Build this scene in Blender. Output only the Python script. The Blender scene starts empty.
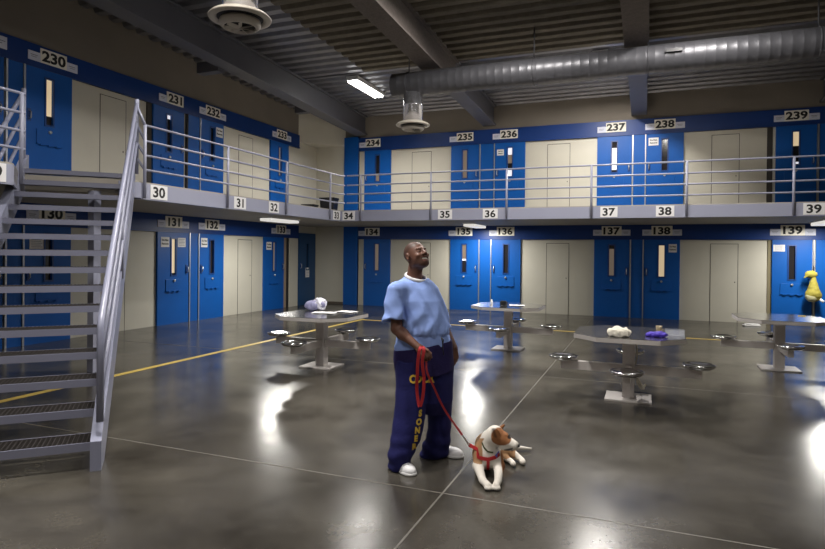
import bpy, bmesh, math, random
import numpy as np
from mathutils import Vector, Matrix, Euler
random.seed(7); np.random.seed(7)
scene = bpy.context.scene
COL = scene.collection
PI = math.pi

# ------------------------------------------------------------------ materials
MATS = {}
def mat(name, color, rough=0.5, metal=0.0, var=0.0, vscale=4.0, bump=0.0, bscale=40.0, emis=None, estr=0.0, coat=0.0, spec=0.5, sss=0.0, stretch=None):
    if name in MATS: return MATS[name]
    m = bpy.data.materials.new(name); m.use_nodes = True
    nt = m.node_tree; N = nt.nodes; L = nt.links
    b = N['Principled BSDF']
    c = tuple(color) + (1,)
    b.inputs['Base Color'].default_value = c
    b.inputs['Roughness'].default_value = rough
    b.inputs['Metallic'].default_value = metal
    b.inputs['Specular IOR Level'].default_value = spec
    b.inputs['Coat Weight'].default_value = coat
    if sss: b.inputs['Subsurface Weight'].default_value = sss; b.inputs['Subsurface Scale'].default_value = 0.01
    tc = N.new('ShaderNodeTexCoord')
    src = tc.outputs['Object']
    if stretch:
        mp = N.new('ShaderNodeMapping'); mp.inputs['Scale'].default_value = stretch
        L.new(src, mp.inputs['Vector']); src = mp.outputs['Vector']
    n = N.new('ShaderNodeTexNoise'); n.inputs['Scale'].default_value = vscale; n.inputs['Detail'].default_value = 5
    L.new(src, n.inputs['Vector'])
    if var:
        mx = N.new('ShaderNodeMix'); mx.data_type = 'RGBA'
        mx.inputs['A'].default_value = tuple(max(0, x*(1-var)) for x in color) + (1,)
        mx.inputs['B'].default_value = tuple(min(1, x*(1+var)) for x in color) + (1,)
        L.new(n.outputs['Fac'], mx.inputs['Factor']); L.new(mx.outputs['Result'], b.inputs['Base Color'])
    if bump:
        n2 = N.new('ShaderNodeTexNoise'); n2.inputs['Scale'].default_value = bscale; n2.inputs['Detail'].default_value = 3
        L.new(src, n2.inputs['Vector'])
        bp = N.new('ShaderNodeBump'); bp.inputs['Strength'].default_value = bump; bp.inputs['Distance'].default_value = 0.01
        L.new(n2.outputs['Fac'], bp.inputs['Height']); L.new(bp.outputs['Normal'], b.inputs['Normal'])
    if emis:
        b.inputs['Emission Color'].default_value = tuple(emis) + (1,); b.inputs['Emission Strength'].default_value = estr
    MATS[name] = m
    return m

M_blue = mat('blue_door_paint', (0.003, 0.090, 0.38), 0.42, spec=0.3, var=0.10, vscale=3, bump=0.03, bscale=60)
M_band = mat('blue_band_paint', (0.006, 0.038, 0.19), 0.40, spec=0.35, var=0.12, vscale=2, bump=0.03, bscale=30)
M_teal = mat('dark_teal_paint', (0.006, 0.055, 0.16), 0.45, var=0.1)
M_cream = mat('cream_wall_paint', (0.58, 0.555, 0.475), 0.55, var=0.07, vscale=2.0, bump=0.06, bscale=90)
M_conc = mat('grey_concrete_wall', (0.20, 0.175, 0.145), 0.8, var=0.15, vscale=1.3, bump=0.15, bscale=30)
M_soffit = mat('soffit_paint', (0.36, 0.33, 0.28), 0.7, var=0.08, vscale=2.0)
M_seam = mat('dark_seam', (0.05, 0.045, 0.04), 0.8)
M_beam = mat('grey_beam_paint', (0.085, 0.085, 0.10), 0.5, var=0.15, vscale=2)
M_beamfp = mat('fireproofed_beam', (0.12, 0.102, 0.092), 0.95, var=0.35, vscale=18, bump=0.8, bscale=45)
M_deck = mat('galvanised_deck', (0.22, 0.22, 0.24), 0.36, metal=0.75, var=0.25, vscale=6, bump=0.1, bscale=30)
M_insul = mat('sprayed_deck', (0.115, 0.10, 0.078), 0.95, var=0.35, vscale=7, bump=0.8, bscale=30)
M_steel = mat('lavender_grey_steel_paint', (0.30, 0.31, 0.40), 0.38, var=0.06, vscale=3)
M_stair = mat('stair_steel_paint', (0.22, 0.23, 0.31), 0.34, var=0.06, vscale=3)
M_fascia = mat('lavender_fascia_paint', (0.30, 0.31, 0.40), 0.45, var=0.06, vscale=2)
M_tread_shaded = mat('tread_steel_shaded', (0.17, 0.175, 0.235), 0.42, var=0.1, vscale=3)  # steel paint made darker for the shade on the treads
M_grate = mat('tread_grating', (0.035, 0.030, 0.028), 0.6, metal=0.3)
M_silver = mat('bare_steel_strip', (0.55, 0.55, 0.56), 0.35, metal=0.8)
M_ss = mat('stainless_top', (0.52, 0.52, 0.54), 0.17, metal=1.0, var=0.12, vscale=5, bump=0.03, bscale=12)
M_ssb = mat('brushed_stainless', (0.60, 0.565, 0.545), 0.42, metal=0.35, var=0.08, vscale=8)
M_chrome = mat('chrome_seat', (0.62, 0.62, 0.64), 0.12, metal=1.0, bump=0.12, bscale=14)
M_galv = mat('galvanised_duct', (0.62, 0.62, 0.66), 0.24, metal=0.9, var=0.12, vscale=9, bump=0.05, bscale=25)
M_ductpt = mat('painted_spiral_duct', (0.085, 0.085, 0.095), 0.42, metal=0.35, var=0.2, vscale=5)
M_diff = mat('offwhite_diffuser', (0.46, 0.42, 0.36), 0.5)
M_dark = mat('black_void', (0.012, 0.011, 0.013), 0.6)
M_glass = mat('dark_window_glass', (0.02, 0.018, 0.02), 0.12)
M_winlit = mat('lit_window', (0.6, 0.5, 0.35), 0.4, emis=(0.72, 0.55, 0.33), estr=0.5)
M_winwhite = mat('white_lit_window', (0.7, 0.7, 0.75), 0.4, emis=(0.80, 0.80, 0.86), estr=0.6)
M_winbrown = mat('brown_window', (0.16, 0.12, 0.09), 0.3, emis=(0.22, 0.17, 0.13), estr=0.35)
M_winframe = mat('window_frame_blue', (0.006, 0.05, 0.22), 0.35)
M_paper = mat('white_paper', (0.75, 0.74, 0.74), 0.7)
M_plate = mat('number_plate', (0.85, 0.82, 0.74), 0.6)
M_lav = mat('pale_lavender_paper', (0.66, 0.68, 0.80), 0.7)
M_ink = mat('black_ink', (0.012, 0.012, 0.012), 0.7)
M_greyink = mat('grey_print', (0.16, 0.17, 0.24), 0.8)
M_blackmetal = mat('black_metal', (0.02, 0.02, 0.022), 0.35, metal=0.4)
M_yellow = mat('yellow_floor_paint', (0.46, 0.33, 0.075), 0.45, var=0.25, vscale=9)
M_tan = mat('tan_jamb', (0.32, 0.24, 0.18), 0.6)
M_lampbody = mat('white_fixture_metal', (0.7, 0.7, 0.7), 0.4)
M_tube = mat('lit_lamp_lens', (0.9, 0.9, 0.9), 0.4, emis=(1, 0.98, 0.93), estr=9.0)
M_tubedim = mat('lit_wraparound_lens', (0.8, 0.8, 0.78), 0.4, emis=(1, 0.97, 0.90), estr=0.45)

def floor_material():
    m = bpy.data.materials.new('polished_concrete'); m.use_nodes = True
    nt = m.node_tree; N = nt.nodes; L = nt.links; b = N['Principled BSDF']
    tc = N.new('ShaderNodeTexCoord')
    def noise(scale, detail=6, rough=0.6, dist=0.0, stretch=None):
        n = N.new('ShaderNodeTexNoise'); n.inputs['Scale'].default_value = scale; n.inputs['Detail'].default_value = detail
        n.inputs['Roughness'].default_value = rough; n.inputs['Distortion'].default_value = dist
        if stretch:
            mp = N.new('ShaderNodeMapping'); mp.inputs['Scale'].default_value = stretch
            L.new(tc.outputs['Object'], mp.inputs['Vector']); L.new(mp.outputs['Vector'], n.inputs['Vector'])
        else: L.new(tc.outputs['Object'], n.inputs['Vector'])
        return n
    n1 = noise(0.55, 6, 0.6, 0.5); n2 = noise(2.0, 5, 0.55, 0.4); n3 = noise(30, 4, 0.7)
    r1 = N.new('ShaderNodeValToRGB'); r1.color_ramp.elements[0].position = 0.34; r1.color_ramp.elements[1].position = 0.66
    r1.color_ramp.elements[0].color = (0.024, 0.021, 0.017, 1); r1.color_ramp.elements[1].color = (0.078, 0.072, 0.060, 1)
    L.new(n1.outputs['Fac'], r1.inputs['Fac'])
    r2 = N.new('ShaderNodeValToRGB'); r2.color_ramp.elements[0].position = 0.3; r2.color_ramp.elements[1].position = 0.72
    r2.color_ramp.elements[0].color = (0.76, 0.75, 0.74, 1); r2.color_ramp.elements[1].color = (1.20, 1.18, 1.15, 1)
    L.new(n2.outputs['Fac'], r2.inputs['Fac'])
    mx = N.new('ShaderNodeMix'); mx.data_type = 'RGBA'; mx.blend_type = 'MULTIPLY'; mx.inputs['Factor'].default_value = 1
    L.new(r1.outputs['Color'], mx.inputs['A']); L.new(r2.outputs['Color'], mx.inputs['B'])
    r3 = N.new('ShaderNodeMapRange'); r3.inputs['From Min'].default_value = 0.3; r3.inputs['From Max'].default_value = 0.7
    r3.inputs['To Min'].default_value = 0.88; r3.inputs['To Max'].default_value = 1.12
    L.new(n3.outputs['Fac'], r3.inputs['Value'])
    mx2 = N.new('ShaderNodeMix'); mx2.data_type = 'RGBA'; mx2.blend_type = 'MULTIPLY'; mx2.inputs['Factor'].default_value = 1
    L.new(mx.outputs['Result'], mx2.inputs['A']); L.new(r3.outputs['Result'], mx2.inputs['B'])
    # pale scuffs
    ns = noise(1.1, 7, 0.75, 1.4, (1, 3.0, 1))
    rs = N.new('ShaderNodeValToRGB'); rs.color_ramp.elements[0].position = 0.60; rs.color_ramp.elements[1].position = 0.74
    rs.color_ramp.elements[0].color = (0, 0, 0, 1); rs.color_ramp.elements[1].color = (0.07, 0.07, 0.07, 1)
    L.new(ns.outputs['Fac'], rs.inputs['Fac'])
    mx3 = N.new('ShaderNodeMix'); mx3.data_type = 'RGBA'
    mx3.inputs['B'].default_value = (0.19, 0.175, 0.15, 1)
    L.new(rs.outputs['Color'], mx3.inputs['Factor']); L.new(mx2.outputs['Result'], mx3.inputs['A'])
    L.new(mx3.outputs['Result'], b.inputs['Base Color'])
    rr = N.new('ShaderNodeMapRange'); rr.inputs['From Min'].default_value = 0.3; rr.inputs['From Max'].default_value = 0.7
    rr.inputs['To Min'].default_value = 0.17; rr.inputs['To Max'].default_value = 0.24
    L.new(n2.outputs['Fac'], rr.inputs['Value']); L.new(rr.outputs['Result'], b.inputs['Roughness'])
    b.inputs['Specular IOR Level'].default_value = 0.5
    b.inputs['Coat Weight'].default_value = 0.0; b.inputs['Coat Roughness'].default_value = 0.12
    bp = N.new('ShaderNodeBump'); bp.inputs['Strength'].default_value = 0.03; bp.inputs['Distance'].default_value = 0.02
    L.new(n2.outputs['Fac'], bp.inputs['Height']); L.new(bp.outputs['Normal'], b.inputs['Normal'])
    return m
M_floor = floor_material()

# ------------------------------------------------------------------ mesh helpers
class MB:
    def __init__(s): s.bm = bmesh.new()
    def box(s, x0, x1, y0, y1, z0, z1, M=None, bevel=0.0):
        vs = [s.bm.verts.new(v) for v in ((x0,y0,z0),(x1,y0,z0),(x1,y1,z0),(x0,y1,z0),(x0,y0,z1),(x1,y0,z1),(x1,y1,z1),(x0,y1,z1))]
        fs = [s.bm.faces.new([vs[i] for i in f]) for f in ((0,3,2,1),(4,5,6,7),(0,1,5,4),(1,2,6,5),(2,3,7,6),(3,0,4,7))]
        if bevel:
            es = list({e for f in fs for e in f.edges})
            r = bmesh.ops.bevel(s.bm, geom=es, offset=bevel, segments=2, affect='EDGES', profile=0.6)
            vs = list({v for f in r['faces'] for v in f.verts} | {v for v in vs if v.is_valid})
        if M is not None: bmesh.ops.transform(s.bm, matrix=M, verts=[v for v in vs if v.is_valid])
        return s
    def tube(s, pts, r, seg=10, cap=True, closed=False, flat=None):
        pts = [Vector(p) for p in pts]; n = len(pts)
        rings = []; prev = None
        for i, p in enumerate(pts):
            if closed: t = (pts[(i+1) % n] - pts[i-1]).normalized()
            else: t = (pts[min(i+1, n-1)] - pts[max(i-1, 0)]).normalized()
            if prev is None:
                a = Vector((0,0,1)) if abs(t.z) < 0.9 else Vector((1,0,0))
                u = (a - t*a.dot(t)).normalized()
            else:
                u = prev - t*prev.dot(t)
                u = u.normalized() if u.length > 1e-6 else prev
            prev = u; w = t.cross(u)
            rr = r[i] if isinstance(r, (list, tuple)) else r
            fl = flat if flat is not None else 1.0
            rings.append([s.bm.verts.new(p + u*math.cos(2*PI*k/seg)*rr + w*math.sin(2*PI*k/seg)*rr*fl) for k in range(seg)])
        m = n if closed else n-1
        for i in range(m):
            a, b = rings[i], rings[(i+1) % n]
            for k in range(seg):
                f = s.bm.faces.new([a[k], a[(k+1) % seg], b[(k+1) % seg], b[k]]); f.smooth = True
        if cap and not closed:
            s.bm.faces.new(rings[0][::-1]); s.bm.faces.new(rings[-1])
        return s
    def lathe(s, prof, c=(0,0,0), seg=32, smooth=True):
        rings = []
        for r, z in prof:
            rings.append([s.bm.verts.new((c[0]+r*math.cos(2*PI*k/seg), c[1]+r*math.sin(2*PI*k/seg), c[2]+z)) for k in range(seg)])
        for i in range(len(rings)-1):
            for k in range(seg):
                f = s.bm.faces.new([rings[i][k], rings[i][(k+1) % seg], rings[i+1][(k+1) % seg], rings[i+1][k]]); f.smooth = smooth
        s.bm.faces.new(rings[0][::-1]); s.bm.faces.new(rings[-1])
        return s
    def prism(s, poly, z0, z1, bevel=0.0):
        lo = [s.bm.verts.new((p[0], p[1], z0)) for p in poly]; hi = [s.bm.verts.new((p[0], p[1], z1)) for p in poly]
        n = len(poly)
        fs = [s.bm.faces.new(lo[::-1]), s.bm.faces.new(hi)]
        fs += [s.bm.faces.new([lo[i], lo[(i+1) % n], hi[(i+1) % n], hi[i]]) for i in range(n)]
        if bevel: bmesh.ops.bevel(s.bm, geom=list({e for f in fs for e in f.edges}), offset=bevel, segments=2, affect='EDGES')
        return s
    def hexa(s, lo, hi):
        a = [s.bm.verts.new(v) for v in lo]; b = [s.bm.verts.new(v) for v in hi]; n = len(a)
        s.bm.faces.new(a[::-1]); s.bm.faces.new(b)
        for i in range(n): s.bm.faces.new([a[i], a[(i+1) % n], b[(i+1) % n], b[i]])
        return s
    def build(s, name, m, parent=None, M=None, loc=None):
        me = bpy.data.meshes.new(name)
        bmesh.ops.recalc_face_normals(s.bm, faces=s.bm.faces[:])
        s.bm.to_mesh(me); s.bm.free()
        if isinstance(m, (list, tuple)):
            for q in m: me.materials.append(q)
        else: me.materials.append(m)
        o = bpy.data.objects.new(name, me); COL.objects.link(o)
        if parent is not None: o.parent = parent
        if M is not None: o.matrix_local = M
        if loc is not None: o.location = loc
        return o
def tag(o, label=None, cat=None, group=None, kind=None):
    if label: o['label'] = label
    if cat: o['category'] = cat
    if group: o['group'] = group
    if kind: o['kind'] = kind
    return o
def empty(name, loc=(0,0,0), rz=0.0, label=None, cat=None, group=None, kind=None):
    o = bpy.data.objects.new(name, None); COL.objects.link(o)
    o.location = loc; o.rotation_euler = (0, 0, rz); o.empty_display_size = 0.1
    return tag(o, label, cat, group, kind)
def struct(o, label=None, cat=None): return tag(o, label, cat, None, 'structure')
def dup(root, loc=None, rz=None, label=None):
    r = root.copy(); COL.objects.link(r)
    if loc is not None: r.location = loc
    if rz is not None: r.rotation_euler = (0, 0, rz)
    if label: r['label'] = label
    for ch in list(root.children):
        c = ch.copy(); COL.objects.link(c); c.parent = r
        for g in list(ch.children):
            d = g.copy(); COL.objects.link(d); d.parent = c
    return r

def text_mesh(body, size, sx=1.0, bold=0.0, depth=0.001):
    """lettering as a mesh lying in the XZ plane facing -Y, centred on the origin"""
    cu = bpy.data.curves.new('txt', 'FONT'); cu.body = body; cu.size = size; cu.align_x = 'CENTER'; cu.align_y = 'CENTER'
    cu.offset = bold*1.0; cu.extrude = depth; cu.resolution_u = 3
    ob = bpy.data.objects.new('txt', cu); me = bpy.data.meshes.new_from_object(ob)
    bpy.data.objects.remove(ob); bpy.data.curves.remove(cu)
    xs = [v.co.x for v in me.vertices]; ys = [v.co.y for v in me.vertices]
    cx, cy = (min(xs)+max(xs))/2, (min(ys)+max(ys))/2
    for v in me.vertices:
        x, y, z = v.co; v.co = ((x-cx)*sx, -z, y-cy)
    return me
def letters(body, size, m, parent, loc, sx=1.0, bold=0.0, name='number', rz=0.0):
    me = text_mesh(body, size, sx, bold); me.materials.append(m)
    o = bpy.data.objects.new(name, me); COL.objects.link(o); o.parent = parent; o.location = loc; o.rotation_euler = (0, 0, rz)
    return o

# ------------------------------------------------------------------ camera
yaw, pitch, roll = map(math.radians, (21.531, 0.278, 0.577))
CH = 1.65
fw = Vector((-math.sin(yaw)*math.cos(pitch), math.cos(yaw)*math.cos(pitch), -math.sin(pitch)))
rt = Vector((math.cos(yaw), math.sin(yaw), 0)); up = rt.cross(fw)
rt2 = rt*math.cos(roll) + up*math.sin(roll); up2 = up*math.cos(roll) - rt*math.sin(roll)
cd = bpy.data.cameras.new('camera'); cam = bpy.data.objects.new('camera', cd); COL.objects.link(cam)
cam.matrix_world = Matrix(((rt2.x, up2.x, -fw.x, 0), (rt2.y, up2.y, -fw.y, 0), (rt2.z, up2.z, -fw.z, CH), (0, 0, 0, 1)))
cd.sensor_width = 36.0; cd.lens = 591.175/825*36; cd.shift_x = 0.0; cd.shift_y = -(274.5-255.546)/825
cd.clip_start = 0.05; cd.clip_end = 100
scene.camera = cam

# ------------------------------------------------------------------ shell
XL, YB = -9.85, 16.54
XF, YF = -6.79, 12.52
XR, YN = 8.0, -3.5
Z2 = 2.64                # gallery floor
def deckz(y): return 5.88 + 0.04*(YB - y)
struct(MB().box(XL-0.3, XR+0.3, YN-0.3, YB+0.3, -0.2, 0).build('floor', M_floor), 'dark polished concrete floor of the day room', 'floor')
# left and back walls: cream below the upper band, grey concrete above it
def wall(name, x0, x1, y0, y1, z0, z1, m): return MB().box(x0, x1, y0, y1, z0, z1).build(name, m)
struct(wall('wall_left', XL-0.3, XL-0.05, YN, YB+0.3, 0, 5.0, M_cream), 'cream cell block wall on the left', 'wall')
struct(wall('wall_back', XL-0.3, XR+0.3, YB+0.05, YB+0.3, 0, 5.0, M_cream), 'cream cell block wall at the back', 'wall')
struct(wall('wall_left_upper', XL-0.3, XL-0.04, YN, YB+0.3, 5.0, 6.9, M_conc), 'grey upper concrete wall above the left cells', 'wall')
struct(wall('wall_back_upper', XL-0.3, XR+0.3, YB+0.04, YB+0.3, 5.0, 6.9, M_conc), 'grey upper concrete wall above the back cells', 'wall')
struct(wall('wall_right', XR, XR+0.3, YN, YB+0.3, 0, 6.9, M_conc), 'grey concrete wall on the right, out of the photo', 'wall')
struct(wall('wall_front', XL-0.3, XR+0.3, YN-0.3, YN, 0, 6.9, M_conc), 'grey concrete wall behind the photographer', 'wall')
# corrugated roof deck: ribs run along X
def deck(name, x0, x1, y0, y1, m, dz=0.0, pitchm=0.335, jit=0.0):
    bm = bmesh.new(); ys = []
    y = y0
    while y < y1 - 1e-4:
        for a, h in ((0, 0), (0.33, 0), (0.45, 0.075), (0.80, 0.075), (0.93, 0)):
            yy = y + a*pitchm
            if yy < y1: ys.append((yy, h))
        y += pitchm
    nx = 1 if not jit else max(2, int((x1-x0)/0.35))
    rows = []
    for yy, h in ys:
        rows.append([bm.verts.new((x0+(x1-x0)*i/nx, yy, deckz(yy)+h+dz+(random.uniform(-jit, jit) if jit else 0))) for i in range(nx+1)])
    for a, b in zip(rows, rows[1:]):
        for i in range(nx): bm.faces.new([a[i], a[i+1], b[i+1], b[i]])
    for yv, zz in ((ys[0][0], 0), (ys[-1][0], 0)): pass
    b = MB(); b.bm.free(); b.bm = bm
    o = b.build(name, m)
    md = o.modifiers.new('thick', 'SOLIDIFY'); md.thickness = 0.02; md.offset = 1
    return o
struct(deck('ceiling', XL-0.2, XR+0.2, 12.9, YB+0.25, M_deck), 'bare corrugated metal roof deck along the back', 'ceiling')
struct(deck('ceiling_left', XL-0.2, -6.35, YN-0.2, 12.88, M_deck), 'bare corrugated metal roof deck along the left wall', 'ceiling')
struct(deck('ceiling_sprayed', -6.35, XR+0.2, YN-0.2, 12.88, M_insul, dz=-0.02, jit=0.006), 'brown sprayed corrugated roof deck over the day room', 'ceiling')
# roof slab above the deck closes the room
MBs = MB().hexa([(XL-0.3, YN-0.3, deckz(YN)+0.12), (XR+0.3, YN-0.3, deckz(YN)+0.12), (XR+0.3, YB+0.3, deckz(YB)+0.12), (XL-0.3, YB+0.3, deckz(YB)+0.12)],
                [(XL-0.3, YN-0.3, deckz(YN)+0.3), (XR+0.3, YN-0.3, deckz(YN)+0.3), (XR+0.3, YB+0.3, deckz(YB)+0.3), (XL-0.3, YB+0.3, deckz(YB)+0.3)])
struct(MBs.build('ceiling_roof_slab', M_conc), 'roof slab above the deck', 'ceiling')
# beams along Y
def ibeam(xc, w, h, y0, y1, m, name='beam', label=''):
    b = MB()
    for (xa, xb, za, zb) in ((-w/2, w/2, 0, 0.05), (-w/2, w/2, h-0.05, h), (-w*0.30, w*0.30, 0.05, h-0.05)):
        b.hexa([(xc+xa, y0, deckz(y0)-h+za), (xc+xb, y0, deckz(y0)-h+za), (xc+xb, y1, deckz(y1)-h+za), (xc+xa, y1, deckz(y1)-h+za)],
               [(xc+xa, y0, deckz(y0)-h+zb), (xc+xb, y0, deckz(y0)-h+zb), (xc+xb, y1, deckz(y1)-h+zb), (xc+xa, y1, deckz(y1)-h+zb)])
    return struct(b.build(name, m), label, 'beam')
ibeam(-8.28, 0.40, 0.60, YN, YB+0.03, M_beam, label='deep grey roof beam running along the left wall')
for i, (xc, lab) in enumerate(((-4.2, 'between doors 235 and 236'), (-0.2, 'between doors 237 and 238'), (3.98, 'at the right edge above door 239'))):
    ibeam(xc, 0.38, 0.58, 12.9, YB+0.03, M_beam, label='bare grey end of the roof beam ' + lab)
    ibeam(xc, 0.42, 0.60, YN, 12.88, M_beamfp, label='rough sprayed length of the roof beam ' + lab)
# stubs under the left beam
for y in (10.2, 14.0):
    struct(MB().box(-9.0, -8.44, y-0.1, y+0.1, 5.45, 5.68).build('beam', M_beam), 'short cross beam behind the left roof beam at %s' % ('231' if y < 12 else '233'), 'beam')
# corner bulkhead
struct(MB().prism([(XL-0.04, 15.5), (-8.85, YB+0.04), (XL-0.04, YB+0.04)], 4.99, 6.0).build('wall_corner_bulkhead', M_cream), 'cream bulkhead filling the upper corner', 'wall')

# blue bands over both rows of doors
n_trim = [0]
def trim(b, m, label):
    n_trim[0] += 1
    return struct(b.build('trim_%d' % n_trim[0], m), label, 'trim')
def band_left(z0, z1, y1, label):
    b = MB().box(XL-0.05, XL, YN+0.02, y1, z0, z1).box(XL-0.05, XL+0.02, YN+0.02, y1, z0, z0+0.03)
    trim(b, M_band, label)
def band_back(z0, z1, x0, label):
    b = MB().box(x0, XR, YB, YB+0.05, z0, z1).box(x0, XR, YB-0.02, YB+0.05, z0, z0+0.03)
    trim(b, M_band, label)
band_left(4.79, 5.19, 15.5, 'dark blue band above the upper left cells')
band_left(2.05, 2.44, 15.5, 'dark blue band above the lower left cells')
band_back(4.79, 5.20, -8.38, 'dark blue band above the upper back cells')
band_back(2.05, 2.44, -8.35, 'dark blue band above the lower back cells')
for z0, z1, w in ((0, 2.44, 'lower'), (Z2, 5.24, 'upper')):
    b = MB().box(-8.86, -8.36, YB-0.02, YB+0.05, z0, z1).box(-8.44, -8.36, YB-0.05, YB+0.05, z0, z1)
    trim(b, M_blue, 'blue steel column in the corner, %s level' % w)
# dark skirting in the corner
struct(MB().box(XL-0.05, -8.86, YB+0.0, YB+0.05, 0, 0.07).box(XL-0.05, XL-0.02, 16.49, YB, 0, 0.07).build('baseboard_corner', mat('skirting', (0.10, 0.08, 0.06), 0.6)), 'dark skirting in the corner', 'baseboard')

# ------------------------------------------------------------------ cell doors
# LEFT wall objects are made in a frame whose x runs along +Y and whose -y faces the room (+X)
def wall_frame(side):
    # local x along wall (left->right as seen from the room), local -y towards the room
    if side == 'back': return Matrix.Translation((0, YB, 0))
    return Matrix.Translation((XL, 0, 0)) @ Matrix.Rotation(PI/2, 4, 'Z')
door_no = [0]
def cell_door(side, a0, a1, z0, h, win='dark', handle='R', notice=(), m=None, label='', port=True):
    m = m or M_blue; door_no[0] += 1; W = a1-a0; c = (a0+a1)/2
    root = empty('door_%d' % door_no[0], (0,0,0), 0, label, 'door', None, 'structure')
    root.matrix_world = wall_frame(side) @ Matrix.Translation((c, 0, z0))
    hw = W/2
    wx = 0.065; w0, w1 = 1.10, 1.90
    b = MB()   # leaf with an opening for the window
    y0, y1 = 0.0, 0.05
    b.box(-hw, -wx, y0, y1, 0, h).box(wx, hw, y0, y1, 0, h).box(-wx, wx, y0, y1, 0, w0).box(-wx, wx, y0, y1, w1, h)
    b.build('door_leaf', m, root)
    f = MB()
    for (xa, xb, za, zb) in ((-wx-0.03, -wx, w0-0.03, w1+0.03), (wx, wx+0.03, w0-0.03, w1+0.03), (-wx, wx, w0-0.03, w0), (-wx, wx, w1, w1+0.03)):
        f.box(xa, xb, -0.012, 0.0, za, zb)
    f.build('window_frame', m if m is M_teal else M_winframe, root)
    WM = {'dark': M_glass, 'lit': M_winlit, 'white': M_winwhite, 'brown': M_winbrown}
    kinds = win if isinstance(win, tuple) else (win,)
    n = len(kinds); zz = w0
    g = MB().box(-wx, wx, 0.035, 0.04, w0, w1)
    g.build('window_pane', WM[kinds[0]] if n == 1 else M_glass, root)
    if n > 1:
        for i, (kd, frac) in enumerate(kinds):
            z_a = w1 - sum(f_ for _, f_ in kinds[:i])*(w1-w0); z_b = z_a - frac*(w1-w0)
            if kd != 'dark': MB().box(-wx*0.9, wx*0.9, 0.028, 0.034, z_b, z_a).build('window_cover', WM[kd], root)
    if port:
        p = MB().box(-0.24, 0.24, -0.015, 0.0, 0.74, 1.0, bevel=0.004).box(-0.24, 0.24, -0.03, 0.0, 0.735, 0.755)
        po = p.build('food_port', m, root)
        hb = MB()
        for xx in (-0.15, 0, 0.15): hb.box(xx-0.04, xx+0.04, -0.04, -0.012, 0.715, 0.75, bevel=0.004)
        hb.build('hinge', m, po)
        lk = MB().lathe([(0.028, 0), (0.028, 0.03), (0.02, 0.035)], seg=14)
        lk.build('lock', M_silver, po, M=Matrix.Translation((0.0, -0.012, 0.97)) @ Matrix.Rotation(PI/2, 4, 'X'))
    hx = hw-0.07 if handle == 'R' else -hw+0.07
    if handle:
        hd = MB().box(hx-0.03, hx+0.03, -0.012, 0, 1.10, 1.32, bevel=0.004)
        ho = hd.build('handle_plate', M_winframe, root)
        MB().tube([(hx, -0.012, 1.28), (hx, -0.05, 1.26), (hx, -0.05, 1.16), (hx, -0.012, 1.14)], 0.011, 8).build('handle', M_silver, ho)
    for (nx, nz, nw, nh, txt) in notice:
        no = MB().box(nx-nw/2, nx+nw/2, -0.006, -0.001, nz-nh/2, nz+nh/2).build('notice', M_paper, root)
        if txt:
            lns = txt if isinstance(txt, tuple) else ('Do Not', 'Remove')
            for k, t in enumerate(lns):
                letters(t, nh*0.26, M_ink, no, (nx, -0.008, nz+nh*(0.2-0.36*k)), sx=0.85*nw/0.2, bold=0.002, name='print')
        else:
            pr = MB()
            for k in range(5): pr.box(nx-nw*0.38, nx+nw*(0.38-0.1*(k % 2)), -0.0075, -0.005, nz+nh*(0.32-0.16*k)-0.004, nz+nh*(0.32-0.16*k)+0.004)
            pr.build('print', M_greyink, no)
    return root
def strip(side, a, z0, h, w=0.03, m=None, label=''):
    door_no[0] += 0
    M = wall_frame(side)
    n_trim[0] += 1
    o = MB().box(a-w/2, a+w/2, -0.02, 0.05, z0, z0+h).build('trim_%d' % n_trim[0], m or M_silver, M=M)
    return struct(o, label, 'trim')
def panel(side, a0, a1, z0, h, m=None, label='', d=0.0):
    n_trim[0] += 1
    o = MB().box(a0, a1, d, 0.05, z0, z0+h).build('trim_%d' % n_trim[0], m or M_blue, M=wall_frame(side))
    return struct(o, label, 'trim')
def chase_door(side, a0, a1, z0, h, label):
    door_no[0] += 1
    root = empty('door_%d' % door_no[0], (0,0,0), 0, label, 'door', None, 'structure')
    root.matrix_world = wall_frame(side) @ Matrix.Translation(((a0+a1)/2, 0.05, z0))
    w = (a1-a0)/2
    MB().box(-w, w, -0.004, 0.02, 0, h).build('door_leaf', M_cream, root)
    s_ = MB().box(-w-0.012, -w, -0.005, 0.02, 0, h+0.012).box(w, w+0.012, -0.005, 0.02, 0, h+0.012).box(-w, w, -0.005, 0.02, h, h+0.012)
    s_.build('door_seam', M_seam, root)
    MB().box(w-0.07, w-0.05, -0.01, 0, 0.98, 1.01).build('keyhole', M_seam, root)
N1 = (0.26, 1.83, 0.19, 0.21, True)
H1 = 2.05; H2 = 4.79-Z2; ZU = Z2
U0 = 4.79-2.05   # origin offset so upper doors share the lower doors' proportions
def updoor(side, a0, a1, **k):
    cell_door(side, a0, a1, U0, 2.05, **k)
# lower back
cell_door('back', -8.16, -7.27, 0, H1, 'brown', 'L', label='blue cell door under sign 134 on the lower level')
cell_door('back', -5.34, -4.49, 0, H1, (('brown', .52), ('white', .06), ('dark', .42)), 'R', label='bright blue cell door under sign 135 on the lower level')
cell_door('back', -4.10, -3.27, 0, H1, 'dark', 'L', label='bright blue cell door under sign 136 on the lower level')
cell_door('back', -1.29, -0.40, 0, H1, (('dark', .12), ('brown', .88)), 'R', label='blue cell door under sign 137 on the lower level')
cell_door('back', -0.05, 0.81, 0, H1, 'lit', 'L', notice=[N1], label='blue cell door under sign 138 with a notice right of its window')
cell_door('back', 2.85, 3.68, 0, H1, 'dark', 'R', notice=[(-0.27, 1.85, 0.24, 0.16, ('Cell', 'notice')) if False else (-0.27, 1.85, 0.24, 0.16, None)], label='bright blue cell door under sign 139 on the lower level')
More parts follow.
